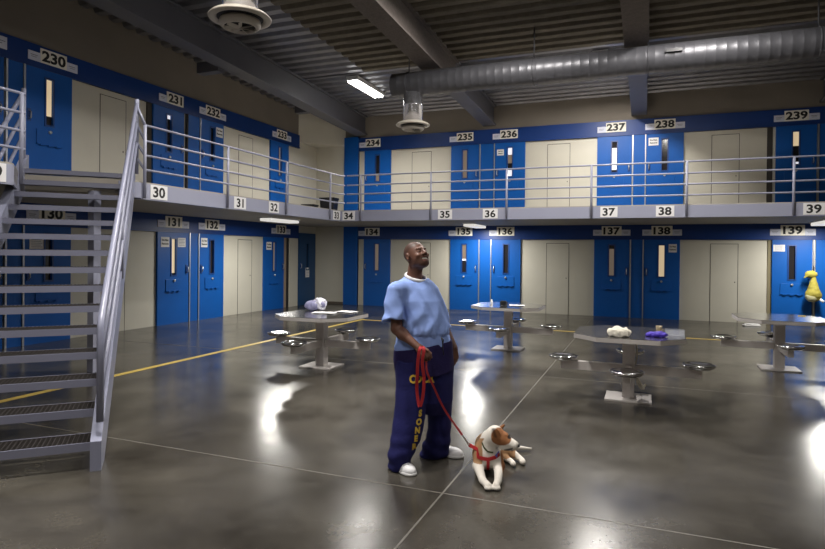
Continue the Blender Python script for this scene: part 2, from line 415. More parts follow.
# upper back
updoor('back', -8.16, -7.27, win=(('dark', .70), ('brown', .30)), handle='L', label='blue cell door under sign 234 on the upper level')
updoor('back', -5.34, -4.50, win='brown', handle='R', label='blue cell door under sign 235 on the upper level')
updoor('back', -4.03, -3.17, win=(('white', .24), ('brown', .3), ('dark', .24), ('white', .22)), handle='L', notice=[(-0.27, 1.78, 0.20, 0.17, True)], label='blue cell door under sign 236 on the upper level')
updoor('back', -1.24, -0.37, win=(('dark', .2), ('white', .72), ('dark', .08)), handle='R', label='blue cell door under sign 237 on the upper level')
updoor('back', -0.02, 0.87, win='dark', handle='L', notice=[(-0.27, 1.85, 0.24, 0.20, True)], label='blue cell door under sign 238 on the upper level')
updoor('back', 2.90, 3.74, win=(('lit', .42), ('dark', .48), ('white', .06), ('dark', .04)), handle='R', label='dark blue cell door under sign 239 on the upper level')
for (s0, s1, s2, z0, h, w) in ((-4.46, -4.12, 0, 0, H1, 'cells 135 and 136'), (-0.37, -0.07, 0, 0, H1, 'cells 137 and 138'), (-4.46, -4.05, 0, U0, 2.05, 'cells 235 and 236'), (-0.34, -0.04, 0, U0, 2.05, 'cells 237 and 238')):
    panel('back', s0, s1, z0, h, label='blue panel between ' + w)
    strip('back', s0-0.005, z0, h, label='silver strip left of the panel between ' + w)
    strip('back', s1+0.005, z0, h, w=0.025, label='silver strip right of the panel between ' + w)
panel('back', 3.75, 4.10, 0, H1, label='blue panel right of door 139'); strip('back', 3.71, 0, H1, label='steel strip right of door 139')
panel('back', 3.80, 4.10, U0, 2.05, label='blue panel right of door 239'); strip('back', 3.77, U0, 2.05, label='silver strip right of door 239')
cell_door('back', 4.10, 4.95, 0, H1, 'dark', 'L', label='blue cell door right of door 139, mostly out of the photo')
updoor('back', 4.10, 4.95, win='dark', handle='L', label='dark blue cell door right of door 239, mostly out of the photo')
for z0, w in ((0, 'lower'), (Z2, 'upper')):
    h = 1.94 if z0 == 0 else 4.67-Z2
    for a0, a1, q in ((-6.58, -5.98, '134 and 135' if z0 == 0 else '234 and 235'), (-2.55, -1.96, '136 and 137' if z0 == 0 else '236 and 237'), (1.52, 2.12, '138 and 139' if z0 == 0 else '238 and 239')):
        chase_door('back', a0, a1, z0, h, 'cream flush service door between cells ' + q)
# left wall (coordinate = world Y)
NL = (-0.24, 1.80, 0.20, 0.23, True)
cell_door('left', 5.72, 6.58, 0, H1, 'dark', 'R', label='blue cell door seen between the stair treads, left of the door under sign 130')
cell_door('left', 6.94, 7.82, 0, H1, 'dark', 'L', notice=[(-0.22, 1.75, 0.26, 0.2, None)], label='blue cell door under sign 130, seen between the stair treads')
cell_door('left', 9.90, 10.84, 0, H1, (('lit', .95), ('dark', .05)), 'R', notice=[(-0.26, 1.83, 0.24, 0.22, True), (0.24, 1.83, 0.24, 0.21, None)], label='blue cell door under sign 131 with notices both sides of its window')
cell_door('left', 11.18, 12.06, 0, H1, 'dark', 'L', notice=[(-0.27, 1.84, 0.22, 0.22, True)], label='blue cell door under sign 132 on the lower level')
cell_door('left', 13.75, 14.71, 0, H1, 'brown', 'R', notice=[(-0.26, 1.80, 0.24, 0.22, True)], label='blue cell door under sign 133 on the lower level')
cell_door('left', 15.53, 16.48, 0, 2.22, 'dark', 'L', notice=[(0.0, 1.0, 0.22, 0.3, None)], m=M_teal, label='dark teal door in the corner, right of cell 133', port=False)
updoor('left', 5.72, 6.58, win='dark', handle='R', label='dark blue upper cell door at the left edge, left of door 230')
updoor('left', 6.94, 7.82, win=(('lit', 0.5), ('lit', 0.3), ('dark', 0.2)), handle='L', label='dark blue cell door under sign 230 at the head of the stairs')
updoor('left', 9.75, 10.66, win=(('white', .1), ('dark', .9)), handle='R', label='blue cell door under sign 231 on the upper level')
updoor('left', 11.20, 12.02, win='dark', handle='L', notice=[(0.25, 1.83, 0.24, 0.23, True)], label='blue cell door under sign 232 on the upper level')
updoor('left', 14.02, 14.92, win='brown', handle='R', label='blue cell door under sign 233 on the upper level')
for (s0, s1, z0, w) in ((10.88, 11.14, 0, '131 and 132'), (10.78, 11.16, U0, '231 and 232'), (6.64, 6.90, 0, '129 and 130'), (6.64, 6.90, U0, '229 and 230')):
    panel('left', s0, s1, z0, 2.05, label='blue panel between cells ' + w)
    strip('left', s0-0.02, z0, 2.05, m=M_silver if w != '231 and 232' else M_seam, label='door edge strip left of the panel between cells ' + w)
    strip('left', s1+0.02, z0, 2.05, label='door edge strip right of the panel between cells ' + w)
panel('left', 14.71, 14.88, 0, H1, m=M_tan, label='tan door jamb right of door 133', d=0.03)
panel('left', 14.88, 15.02, 0, H1, m=M_dark, label='dark opening right of door 133', d=0.035)
panel('left', 15.02, 15.46, 0, H1, m=M_cream, label='cream jamb right of door 133', d=0.0)
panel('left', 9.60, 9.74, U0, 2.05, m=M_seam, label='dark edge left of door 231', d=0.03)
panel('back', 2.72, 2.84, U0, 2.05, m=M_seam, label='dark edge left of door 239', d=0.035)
panel('back', 2.76, 2.84, 0, H1, m=mat('edge_brown', (0.2, 0.17, 0.1), 0.7), label='brown edge left of door 139', d=0.035)
for z0, w in ((0, 'lower'), (Z2, 'upper')):
    h = 1.94 if z0 == 0 else 4.67-Z2
    for a0, a1, q in ((8.47, 9.07, '130 and 131' if z0 == 0 else '230 and 231'), (12.68, 13.25, '132 and 133' if z0 == 0 else '232 and 233')):
        chase_door('left', a0, a1, z0, h, 'cream flush service door between cells ' + q)

# ------------------------------------------------------------------ gallery walkway
u45 = Vector((-math.sqrt(.5), math.sqrt(.5), 0)); n45 = Vector((math.sqrt(.5), math.sqrt(.5), 0))
SB = Vector((-3.901, 3.204, 0)); RUN, RISE, SZ0, SW = 0.302, 0.18, 0.20, 1.17
E_ = SB + u45*(14*RUN+0.02)
Bx, By = E_.x, E_.y; Cx, Cy = (E_ - n45*SW)[:2]
poly = [(XL-0.05, YN), (XF-0.02, YN), (XF-0.02, 4.66), (Cx, Cy), (Bx, By), (XF-0.02, 6.50), (XF-0.02, YF+0.02), (XR, YF+0.02), (XR, YB+0.05), (XL-0.05, YB+0.05)]
struct(MB().prism(poly, 2.44, Z2).build('walkway_slab', M_soffit), 'upper gallery walkway slab in front of the upper cells', 'walkway')
def fascia(b, p0, p1, t=0.03, z0=2.385, z1=2.62):
    d = (Vector(p1)-Vector(p0)).normalized(); nrm = Vector((d.y, -d.x))*t
    b.prism([p0, p1, (p1[0]+nrm.x, p1[1]+nrm.y), (p0[0]+nrm.x, p0[1]+nrm.y)], z0, z1)
b = MB(); b.box(XF-0.02, XF, 6.5, YF+0.02, 2.385, 2.62).box(XF-0.14, XF-0.02, 6.5, YF+0.02, 2.385, 2.41)
struct(b.build('walkway_fascia', M_fascia), 'lavender grey steel fascia on the left gallery edge carrying labels 30 to 33', 'fascia')
b = MB(); b.box(XF-0.02, XR, YF, YF+0.02, 2.385, 2.62).box(XF-0.02, XR, YF+0.02, YF+0.14, 2.385, 2.41)
struct(b.build('walkway_fascia', M_fascia), 'lavender grey steel fascia on the back gallery edge carrying labels 34 to 39', 'fascia')
b = MB(); b.box(XF-0.02, XF, YN, 4.66, 2.385, 2.62)
struct(b.build('walkway_fascia', M_fascia), 'lavender grey steel fascia left of the stairs', 'fascia')

b = MB()
fascia(b, (Cx, Cy), (XF-0.02, 4.66), 0.02, 2.40, 2.635)
struct(b.build('walkway_fascia', M_fascia), 'steel edge plate of the gallery left of the stair head', 'fascia')
b = MB()
fascia(b, (XF-0.0, 6.50), (Bx, By), -0.02, 2.40, 2.62)
struct(b.build('walkway_fascia', M_fascia), 'steel edge plate of the gallery right of the stair head', 'fascia')
# railings
RZ = (3.455, 3.23, 3.02, 2.81)
def railing(label, pts, posts):
    root = empty('railing', (pts[0][0], pts[0][1], 0), 0, label, 'railing', 'gallery railings')
    o = Vector((pts[0][0], pts[0][1], 0))
    for z in RZ: MB().tube([Vector((p[0], p[1], z))-o for p in pts], 0.017, 8).build('rail', M_steel, root)
    for p in posts: MB().tube([Vector((p[0], p[1], 2.40))-o, Vector((p[0], p[1], 3.455))-o], 0.023, 10).build('post', M_steel, root)
    return root
railing('lavender grey pipe railing along the left gallery from the stairs to the corner', [(XF+0.03, 6.54), (XF+0.03, YF-0.12), (XF+0.12, YF-0.03)], [(XF+0.03, 6.54), (XF+0.03, 8.37), (XF+0.03, 10.17), (XF+0.03, 11.95)])
railing('lavender grey pipe railing along the back gallery from the corner to the right edge', [(XF+0.17, YF-0.03), (XR-0.05, YF-0.03)], [(x, YF-0.03) for x in (-6.25, -4.5, -2.78, -1.04, 0.72, 2.48, 4.24, 6.0)])
railing('lavender grey pipe railing on the gallery left of the stairs', [(XF+0.03, 4.76), (XF+0.03, 1.0)], [(XF+0.03, 4.72), (XF+0.03, 2.9), (XF+0.03, 1.2)])

# ------------------------------------------------------------------ staircase
st = empty('staircase', SB+n45*0.055, PI/4, 'lavender grey steel staircase with open risers climbing to the gallery', 'staircase')
# local frame: +y up the stairs, -x to the left of the climb (x=0 is the inner right end of the treads)
def treadmesh():
    b = MB(); L = -SW
    b.box(L, 0, 0, 0.012, -0.062, 0); b.box(L, 0, 0.012, 0.03, -0.062, -0.05)
    b.box(L, 0, 0.268, 0.28, -0.05, 0)
    return b
g_proto = None
tread_me = grat_me = None
for i in range(15):
    y, z = i*RUN, SZ0+i*RISE
    if i == 0:
        t = treadmesh().build('tread', M_tread_shaded, st, loc=(0, y, z)); tread_me = t
        g = MB(); k = 0.014
        while k < 0.268: g.box(-SW+0.005, -0.005, k, k+0.007, -0.03, -0.002); k += 0.028
        k = -SW+0.012
        while k < -0.01: g.box(k, k+0.007, 0.012, 0.268, -0.028, -0.004); k += 0.032
        # serrated teeth catch the light
        for a in range(34):
            for c_ in range(9):
                xx = -SW+0.018+a*0.0325; yy = 0.0155+c_*0.028
                g.box(xx, xx+0.012, yy, yy+0.006, -0.004, 0.004)
        gr = g.build('grating', M_grate, t); grat_me = gr
    else:
        t = tread_me.copy(); COL.objects.link(t); t.parent = st; t.location = (0, y, z)
        gr = grat_me.copy(); COL.objects.link(gr); gr.parent = t
SLP = RISE/RUN
def strg(x0, x1, flare=0.0):
    s1 = 14*RUN+0.30
    lo = [(x0, -0.06, 0), (x1, -0.06, 0), (x1, 0.28, 0), (x0, 0.28, 0)]
    b = MB()
    prof = [(-0.06, 0.0), (0.20, 0.0), (s1, SZ0+SLP*s1-0.34), (s1, SZ0+SLP*s1+0.04), (0.02, SZ0+0.06), (-0.06, SZ0+0.02)]
    fl = lambda y: flare*max(0.0, y)/s1
    a = [b.bm.verts.new((x0+fl(y)*0.5, y, z)) for y, z in prof]; c = [b.bm.verts.new((x1+fl(y)*1.6, y, z)) for y, z in prof]
    b.bm.faces.new(a); b.bm.faces.new(c[::-1]); n = len(prof)
    for i in range(n): b.bm.faces.new([a[i], a[(i+1) % n], c[(i+1) % n], c[i]])
    return b
strg(0.0, 0.075, 0.05).build('stringer', M_stair, st)
strg(-SW-0.09, -SW).build('stringer', M_stair, st)
def handrails(x, s0, s1, side):
    zf = lambda s, h: SZ0+SLP*s+h
    for j, h in enumerate((0.93, 0.64, 0.35)):
        x1 = x + (0.11 if side > 0 else 0.0)
        pts = [(x + (x1-x)*t, s0+(s1-s0)*t, zf(s0+(s1-s0)*t, h)) for t in [k/6 for k in range(7)]]
        if j == 0: pts = [(x, s0-0.02, SZ0+0.15), (x, s0-0.02, zf(s0, h)-0.10), (x, s0+0.02, zf(s0, h)-0.02)] + pts[1:]
        MB().tube(pts, 0.026 if j == 0 else 0.021, 10).build('handrail', M_stair, st)
    MB().tube([(x+(0.11 if side > 0 else 0), s1, zf(s1, -0.1)), (x+(0.11 if side > 0 else 0), s1, zf(s1, 0.98))], 0.03, 10).build('post', M_steel, st)
    MB().tube([(x+(0.04 if side > 0 else 0), 2.0, zf(2.0, -0.05)), (x+(0.04 if side > 0 else 0), 2.0, zf(2.0, 0.88))], 0.025, 10).build('post', M_steel, st)
handrails(0.06, 0.02, 14*RUN+0.22, 1)
handrails(-SW-0.05, 0.02, 14*RUN+0.20, -1)
# sloping links between the stair head post and the gallery corner post
for h, zr in ((0.88, 3.455), (0.62, 3.23), (0.36, 3.02), (0.14, 2.81)):
    s1 = 14*RUN+0.22; z1 = SZ0+SLP*s1+h
    q = (Vector((XF+0.03, 6.54, 0))-SB-n45*0.055); qx = q.dot(n45); qy = q.dot(u45)
    MB().tube([(0.17, s1, z1), (qx, qy, zr)], 0.021, 8).build('link_rail', M_steel, st)
struct(MB().box(-6.99, -6.88, 5.80, 5.91, 0, 2.44).build('column', M_steel), 'slim grey steel column under the head of the stairs', 'column')

# ------------------------------------------------------------------ signs
def cell_sign(side, c, z0, txt, left=True, right=True, faded=False, dl=0.0):
    """number plate with smaller papers beside it, on the blue band"""
    root = empty('cell_number_sign', (0,0,0), 0, 'white cell number sign reading %s on the blue band' % txt, 'sign', 'cell number signs')
    root.matrix_world = wall_frame(side) @ Matrix.Translation((c, 0, z0))
    MB().box(-0.25, 0.25, -0.015, -0.001, 0.0, 0.25).build('number_plate', M_plate, root)
    if txt: letters(txt, 0.25, M_ink, root, (0, -0.016, 0.125), sx=1.2, bold=0.009)
    if left:
        p = MB().box(-0.47, -0.25, -0.012, -0.001, 0.0, 0.155).build('name_card', M_lav, root)
        MB().box(-0.43, -0.30, -0.013, -0.011, 0.09, 0.10).box(-0.42, -0.32, -0.013, -0.011, 0.06, 0.068).build('print', M_greyink, p)
    if right:
        p = MB().box(0.25, 0.47, -0.012, -0.001, 0.0, 0.155).build('name_card', M_lav, root)
        MB().box(0.29, 0.42, -0.013, -0.011, 0.09, 0.10).box(0.31, 0.41, -0.013, -0.011, 0.06, 0.068).build('print', M_greyink, p)
for side, c, txt, l, r in (('left', 7.44, '130', 1, 1), ('left', 10.36, '131', 1, 1), ('left', 11.62, '132', 1, 1), ('left', 14.55, '133', 1, 1),
        ('back', -7.87, '134', 1, 0), ('back', -4.92, '135', 1, 0), ('back', -3.70, '136', 1, 0), ('back', -0.85, '137', 1, 1), ('back', 0.38, '138', 1, 1), ('back', 3.27, '139', 1, 1)):
    cell_sign(side, c, 2.155, txt, l, r)
for side, c, txt, l, r in (('left', 7.45, '230', 1, 1), ('left', 10.37, '231', 1, 0), ('left', 11.62, '232', 1, 1), ('left', 14.55, '233', 1, 1),
        ('back', -7.87, '234', 1, 0), ('back', -4.92, '235', 1, 0), ('back', -3.63, '236', 1, 0), ('back', -0.77, '237', 1, 0), ('back', 0.42, '238', 1, 1), ('back', 3.32, '239', 1, 1)):
    cell_sign(side, c, 4.90, txt, l, r)
o = empty('cell_number_sign', (0,0,0), 0, 'white paper card on the blue band at the left edge, left of sign 230', 'sign')
o.matrix_world = wall_frame('left') @ Matrix.Translation((6.62, 0, 4.93))
MB().box(-0.28, 0.0, -0.012, -0.001, 0, 0.2).build('name_card', M_lav, o)
MB().box(-0.25, -0.03, -0.013, -0.011, 0.12, 0.13).box(-0.25, -0.08, -0.013, -0.011, 0.08, 0.09).build('print', M_greyink, o)
def edge_label(side, a, txt, w=0.33):
    if side == 'left': M = Matrix.Translation((XF, a, 2.51)) @ Matrix.Rotation(PI/2, 4, 'Z')
    else: M = Matrix.Translation((a, YF, 2.51))
    root = empty('gallery_label', (0,0,0), 0, 'white label reading %s on the gallery fascia' % txt, 'sign', 'gallery edge labels')
    root.matrix_world = M
    MB().box(-w/2, w/2, -0.006, -0.001, -0.105, 0.105).build('label_card', M_paper, root)
    letters(txt, 0.21, M_ink, root, (0, -0.007, 0), sx=1.15, bold=0.006)
for a, t in ((4.40, '29'), (6.84, '30'), (8.74, '31'), (9.78, '32'), (12.30, '33')): edge_label('left', a, t)
for a, t in ((-6.58, '34'), (-4.17, '35'), (-3.14, '36'), (-0.70, '37'), (0.34, '38'), (2.80, '39')): edge_label('back', a, t)

# ------------------------------------------------------------------ yellow line and floor joints
b = MB(); b.box(-6.50, -6.40, 2.0, 13.1, 0.0, 0.003); b.box(-6.40, 7.5, 12.93, 13.03, 0.0, 0.003)
struct(b.build('floor_marking', M_yellow), 'worn yellow line painted on the floor around the day room', 'floor marking')
M_joint = mat('joint_filler', (0.13, 0.12, 0.105), 0.5, var=0.5, vscale=10)
b = MB().box(-1.286, -1.274, YN, 15.5, 0, 0.0015).box(-9.0, 7.8, 3.845, 3.855, 0, 0.0015).box(-9.0, 7.8, 8.04, 8.05, 0, 0.0015)
struct(b.build('floor_joint', M_joint), 'saw-cut joints in the concrete floor', 'floor joint')

# ------------------------------------------------------------------ tables
def table(loc, label):
    t = empty('octagonal_table', loc, 0, label, 'table', 'fixed steel tables with four seats')
    a, c = 0.58, 0.26
    oc = [(-a+c, -a), (a-c, -a), (a, -a+c), (a, a-c), (a-c, a), (-a+c, a), (-a, a-c), (-a, -a+c)]
    tt = MB().prism(oc, 0.752, 0.76).build('tabletop', M_ss, t)
    MB().prism([(x*1.003, y*1.003) for x, y in oc], 0.705, 0.757, bevel=0.003).build('lit_edge', M_ssb, t)  # paler rim finish stands in for light caught by the table edges
    MB().box(-0.065, 0.065, -0.065, 0.065, 0.02, 0.705).build('column', M_ssb, t)
    MB().box(-0.25, 0.25, -0.22, 0.22, 0, 0.02, bevel=0.003).build('base_plate', M_ssb, t)
    arm = seat = sup = None
    for k in range(4):
        R = Matrix.Rotation(k*PI/2, 4, 'Z')
        if arm is None:
            arm = MB().box(0.065, 0.76, -0.035, 0.035, 0.29, 0.39, bevel=0.003).build('arm', M_ssb, t)
            seat = MB().lathe([(0.05, 0.385), (0.14, 0.405), (0.165, 0.425), (0.172, 0.437), (0.170, 0.447), (0.155, 0.452), (0.12, 0.444), (0.06, 0.438), (0.01, 0.437)], (0.73, 0, 0), 28).build('seat', M_chrome, t)
        else:
            A = arm.copy(); COL.objects.link(A); A.parent = t; A.matrix_local = R
            S = seat.copy(); COL.objects.link(S); S.parent = t; S.matrix_local = R
    return t
TA, TB, TC, TD = (-4.33, 7.45, 0), (-2.20, 10.13, 0), (-0.17, 7.24, 0), (1.83, 10.02, 0)
t0 = table(TA, 'steel octagonal table with a wrapped plastic bundle on it, left of the man')
dup(t0, TB, label='steel octagonal table behind the man with a small dark box on it')
dup(t0, TC, label='steel octagonal table holding a white cloth and a violet cloth')
dup(t0, TD, label='steel octagonal table at the right edge, near the yellow bag')

# ------------------------------------------------------------------ duct and diffusers
YD = 11.5; ZD = 5.17
du = empty('spiral_duct', (-5.0, YD, ZD), 0, 'long spiral metal air duct crossing under the roof beams', 'duct')
R_ = 0.25; L_ = 12.4
prof = []; x = 0.0
b = MB(); rings = []
seg = 36
def ring(xx, r): rings.append([b.bm.verts.new((xx, r*math.cos(2*PI*k/seg), r*math.sin(2*PI*k/seg))) for k in range(seg)])
ring(0, R_-0.02); ring(0.0, R_)
while x < L_:
    ring(x+0.012, R_); ring(x+0.145, R_); ring(x+0.150, R_+0.002); ring(x+0.157, R_+0.002); x += 0.16
for r0, r1 in zip(rings, rings[1:]):
    for k in range(seg):
        f = b.bm.faces.new([r0[k], r0[(k+1) % seg], r1[(k+1) % seg], r1[k]]); f.smooth = True
b.bm.faces.new(rings[0]); b.bm.faces.new(rings[-1][::-1])
b.build('duct_pipe', M_ductpt, du)
for x in (0.35, 2.95, 5.0, 7.6):
    zt = deckz(YD)-ZD
    MB().tube([(x, -0.02, R_-0.02), (x, 0.0, zt)], 0.013, 6).build('hanger_rod', M_ductpt, du)
    MB().tube([(x, (R_+0.009)*math.cos(a), (R_+0.009)*math.sin(a)) for a in [2*PI*k/24 for k in range(24)]], 0.008, 6, closed=True).build('hanger_band', M_ductpt, du)
MB().box(5.28, 5.55, -0.30, -0.22, 0.02, 0.07).build('bracket', M_blackmetal, du)
def diffuser(loc, top, label, join=None):
    d = empty('air_diffuser', loc, 0, label, 'air diffuser', 'ceiling air diffusers')
    b = MB().lathe([(0.20, 0.06), (0.20, 0.40), (0.207, 0.405), (0.207, 0.42), (0.20, 0.425), (0.20, top)], seg=36)
    b.build('drop_pipe', M_galv, d)
    MB().lathe([(0.20, 0.085), (0.25, 0.07), (0.32, 0.04), (0.355, 0.008), (0.350, -0.006), (0.30, -0.014), (0.27, -0.008), (0.265, 0.03), (0.16, 0.05)], seg=44).build('flange', M_diff, d)
    MB().lathe([(0.05, -0.02), (0.225, -0.02), (0.237, -0.05), (0.23, -0.080), (0.20, -0.105), (0.182, -0.108), (0.178, -0.07), (0.05, -0.055)], seg=40).build('cone', M_diff, d)
    MB().lathe([(0.03, 0.0), (0.26, 0.0), (0.26, 0.02), (0.03, 0.02)], seg=32).build('throat', M_dark, d)
    MB().lathe([(0.02, -0.078), (0.176, -0.078), (0.176, -0.074), (0.02, -0.074)], seg=32).build('inner_throat', M_dark, d)
    for k in range(7):
        a = 2*PI*k/7
        M = Matrix.Rotation(a, 4, 'Z') @ Matrix.Translation((0.10, 0, -0.105)) @ Matrix.Rotation(0.6, 4, 'X')
        v = MB(); v.box(-0.085, 0.075, -0.022, 0.022, -0.003, 0.003, M=M); v.build('vane', M_diff, d)
    return d
diffuser((-4.56, YD, 4.31), 0.67, 'round off-white air diffuser on a silver pipe under the left end of the duct')
du2 = dup(du, (-4.95, 5.60, ZD), 0.0, 'second spiral metal air duct, above the top edge of the photo')
diffuser((-4.37, 5.60, 4.32), 0.66, 'round off-white air diffuser on a silver pipe at the top edge, nearest the camera')

# ------------------------------------------------------------------ lamps
def ceil_lamp(x, y, label, power, hgt=1.55, rot=0.0, energy_size=(0.3, 1.5)):
    z = deckz(y)
    f = empty('ceiling_lamp', (x, y, z), rot, label, 'lamp', 'fluorescent ceiling lamps')
    MB().box(-0.16, 0.16, -0.80, 0.80, -0.10, 0.0, bevel=0.005).build('lamp_housing', M_lampbody, f)
    ln = MB()
    for xx in (-0.10, 0.0, 0.10): ln.tube([(xx, -0.77, -0.125), (xx, 0.77, -0.125)], 0.028, 10)
    ln.build('lamp_tubes', M_tube, f)
    ld = bpy.data.lights.new('lamp_light', 'AREA'); ld.shape = 'RECTANGLE'; ld.size = 0.3; ld.size_y = 1.5; ld.energy = power; ld.color = (1.0, 0.955, 0.90)
    ld.spread = math.radians(175 if (y > 9 and x > -5) else 140)
    lo = bpy.data.objects.new('lamp_light', ld); COL.objects.link(lo); lo.parent = f; lo.location = (0, 0, -0.17)
    return f
ceil_lamp(-6.78, 13.80, 'lit fluorescent ceiling lamp beside the left end of the duct', 100)
ceil_lamp(-0.95, 13.92, 'fluorescent ceiling lamp hidden above the duct near doors 237 and 238', 170)
for x, y, P in ((-5.4, 7.2, 65), (-2.2, 9.1, 200), (-3.2, 3.2, 200), (0.8, 9.6, 150), (3.0, 4.4, 40), (-3.0, -1.8, 110), (1.6, -1.8, 50)):  # unseen lamps; the pair behind the camera is added as front light
    ceil_lamp(x, y, 'unseen fluorescent ceiling lamp out of frame', P)
def wrap_lamp(x, y, label, power):
    f = empty('wraparound_lamp', (x, y, 2.44), 0, label, 'lamp', 'wraparound lamps under the gallery')
    MB().box(-0.17, 0.17, -0.62, 0.62, -0.03, 0.0).build('lamp_housing', M_lampbody, f)
    MB().box(-0.15, 0.15, -0.60, 0.60, -0.095, -0.03, bevel=0.02).build('lamp_lens', M_tubedim, f)
    ld = bpy.data.lights.new('lamp_light', 'AREA'); ld.shape = 'RECTANGLE'; ld.size = 0.28; ld.size_y = 1.15; ld.energy = power; ld.color = (1.0, 0.97, 0.9)
    lo = bpy.data.objects.new('lamp_light', ld); COL.objects.link(lo); lo.parent = f; lo.location = (0, 0, -0.11)
wrap_lamp(-8.15, 12.0, 'white wraparound lamp under the left gallery near sign 133', 75)
wrap_lamp(-4.28, 15.4, 'white wraparound lamp under the back gallery between signs 135 and 136', 75)
wrap_lamp(3.62, 15.2, 'white wraparound lamp under the back gallery at the right edge above door 139', 80)

w = bpy.data.worlds.new('world'); scene.world = w; w.use_nodes = True
w.node_tree.nodes['Background'].inputs['Color'].default_value = (0.02, 0.02, 0.025, 1)
w.node_tree.nodes['Background'].inputs['Strength'].default_value = 0.3
scene.view_settings.view_transform = 'Standard'; scene.view_settings.look = 'None'
scene.view_settings.gamma = 1.0; scene.view_settings.use_curve_mapping = False
scene.view_settings.exposure = 0.45
scene.cycles.max_bounces = 8; scene.cycles.diffuse_bounces = 4; scene.cycles.glossy_bounces = 4
scene.cycles.use_denoising = True
scene.cycles.sample_clamp_indirect = 4.0

# ================================================================== organic shapes (signed distance fields meshed in numpy)
def A3(*p): return np.array(p, dtype=np.float64)
def cone(P, a, b, r1, r2):
    a = A3(*a); b = A3(*b); ab = b-a; t = np.clip(((P-a)@ab)/max(ab@ab, 1e-12), 0, 1)
    return np.linalg.norm(P-(a+t[:, None]*ab), axis=1) - (r1+(r2-r1)*t)
def sph(P, c, r): return np.linalg.norm(P-A3(*c), axis=1)-r
def ell(P, c, r, R=None):
    q = P-A3(*c)
    if R is not None: q = q@R          # R columns = axes
    r = A3(*r); k0 = np.linalg.norm(q/r, axis=1); k1 = np.linalg.norm(q/(r*r), axis=1)
    return k0*(k0-1.0)/np.maximum(k1, 1e-9)
def smin(a, b, k):
    h = np.clip(0.5+0.5*(b-a)/k, 0, 1); return b+(a-b)*h - k*h*(1-h)
def smax(a, b, k): return -smin(-a, -b, k)
def loft(P, secs):
    """secs rows: z, cx, cy, rx, ry (sorted by z)"""
    s = np.array(sorted(secs)); z = P[:, 2]
    cx, cy, rx, ry = (np.interp(z, s[:, 0], s[:, i]) for i in (1, 2, 3, 4))
    qx = (P[:, 0]-cx); qy = (P[:, 1]-cy)
    k0 = np.sqrt((qx/rx)**2+(qy/ry)**2); k1 = np.sqrt((qx/rx**2)**2+(qy/ry**2)**2)
    d = np.where(k0 > 1e-6, k0*(k0-1)/np.maximum(k1, 1e-9), -np.minimum(rx, ry))
    return np.maximum(d, np.maximum(s[0, 0]-z, z-s[-1, 0]))
def sdf_mesh(f, lo, hi, h, slack=2.0, B=8):
    lo = A3(*lo); hi = A3(*hi)
    nb = np.maximum(1, np.ceil((hi-lo)/(h*B)).astype(int)); n = nb*B+1
    cg = np.stack(np.meshgrid(*[np.arange(k) for k in nb], indexing='ij'), -1).reshape(-1, 3)
    cc = lo+(cg+0.5)*B*h
    v = f(cc); near = np.abs(v) < h*B*0.87*slack
    V = np.ones(n, np.float32)
    sign = np.where(v < 0, -1.0, 1.0)
    for (i, j, k), s_, nr in zip(cg, sign, near):
        if not nr and s_ < 0: V[i*B:(i+1)*B+1, j*B:(j+1)*B+1, k*B:(k+1)*B+1] = -1
    off = np.stack(np.meshgrid(*[np.arange(B+1)]*3, indexing='ij'), -1).reshape(-1, 3)
    nbk = cg[near]
    for s0 in range(0, len(nbk), 400):
        ch = nbk[s0:s0+400]
        idx = (ch[:, None, :]*B+off[None]).reshape(-1, 3)
        val = f(lo+idx*h)
        V[idx[:, 0], idx[:, 1], idx[:, 2]] = val
    S = V < 0
    cnt = np.zeros(np.array(n)-1, np.int8)
    for a in (0, 1):
        for b in (0, 1):
            for c in (0, 1): cnt += S[a:n[0]-1+a, b:n[1]-1+b, c:n[2]-1+c]
    cells = np.argwhere((cnt > 0) & (cnt < 8))
    vid = -np.ones(cnt.shape, np.int64); vid[tuple(cells.T)] = np.arange(len(cells))
    acc = np.zeros((len(cells), 3)); ct = np.zeros(len(cells))
    crn = [(a, b, c) for a in (0, 1) for b in (0, 1) for c in (0, 1)]
    for a in crn:
        for ax in range(3):
            if a[ax] == 1: continue
            b = list(a); b[ax] = 1
            va = V[cells[:, 0]+a[0], cells[:, 1]+a[1], cells[:, 2]+a[2]]; vb = V[cells[:, 0]+b[0], cells[:, 1]+b[1], cells[:, 2]+b[2]]
            m = (va < 0) != (vb < 0); t = np.where(m, va/np.where(m, va-vb, 1), 0)
            p = np.tile(A3(*a), (len(cells), 1)); p[:, ax] += t
            acc[m] += p[m]; ct[m] += 1
    verts = lo+(cells+acc/ct[:, None])*h
    faces = []
    for ax in range(3):
        sl0 = [slice(None)]*3; sl1 = [slice(None)]*3; sl0[ax] = slice(0, -1); sl1[ax] = slice(1, None)
        e = S[tuple(sl0)] != S[tuple(sl1)]
        E_i = np.argwhere(e); u, w = [(1, 2), (2, 0), (0, 1)][ax]
        ok = (E_i[:, u] > 0) & (E_i[:, w] > 0) & (E_i[:, u] < cnt.shape[u]) & (E_i[:, w] < cnt.shape[w]) & (E_i[:, ax] < cnt.shape[ax])
        E_i = E_i[ok]
        def g(du, dw):
            q = E_i.copy(); q[:, u] -= du; q[:, w] -= dw; return vid[q[:, 0], q[:, 1], q[:, 2]]
        F = np.stack([g(0, 0), g(1, 0), g(1, 1), g(0, 1)], 1)
        s0 = S[E_i[:, 0], E_i[:, 1], E_i[:, 2]]
        F[~s0] = F[~s0][:, ::-1]
        faces.append(F[(F >= 0).all(1)])
    F = np.concatenate(faces)
    return verts, F
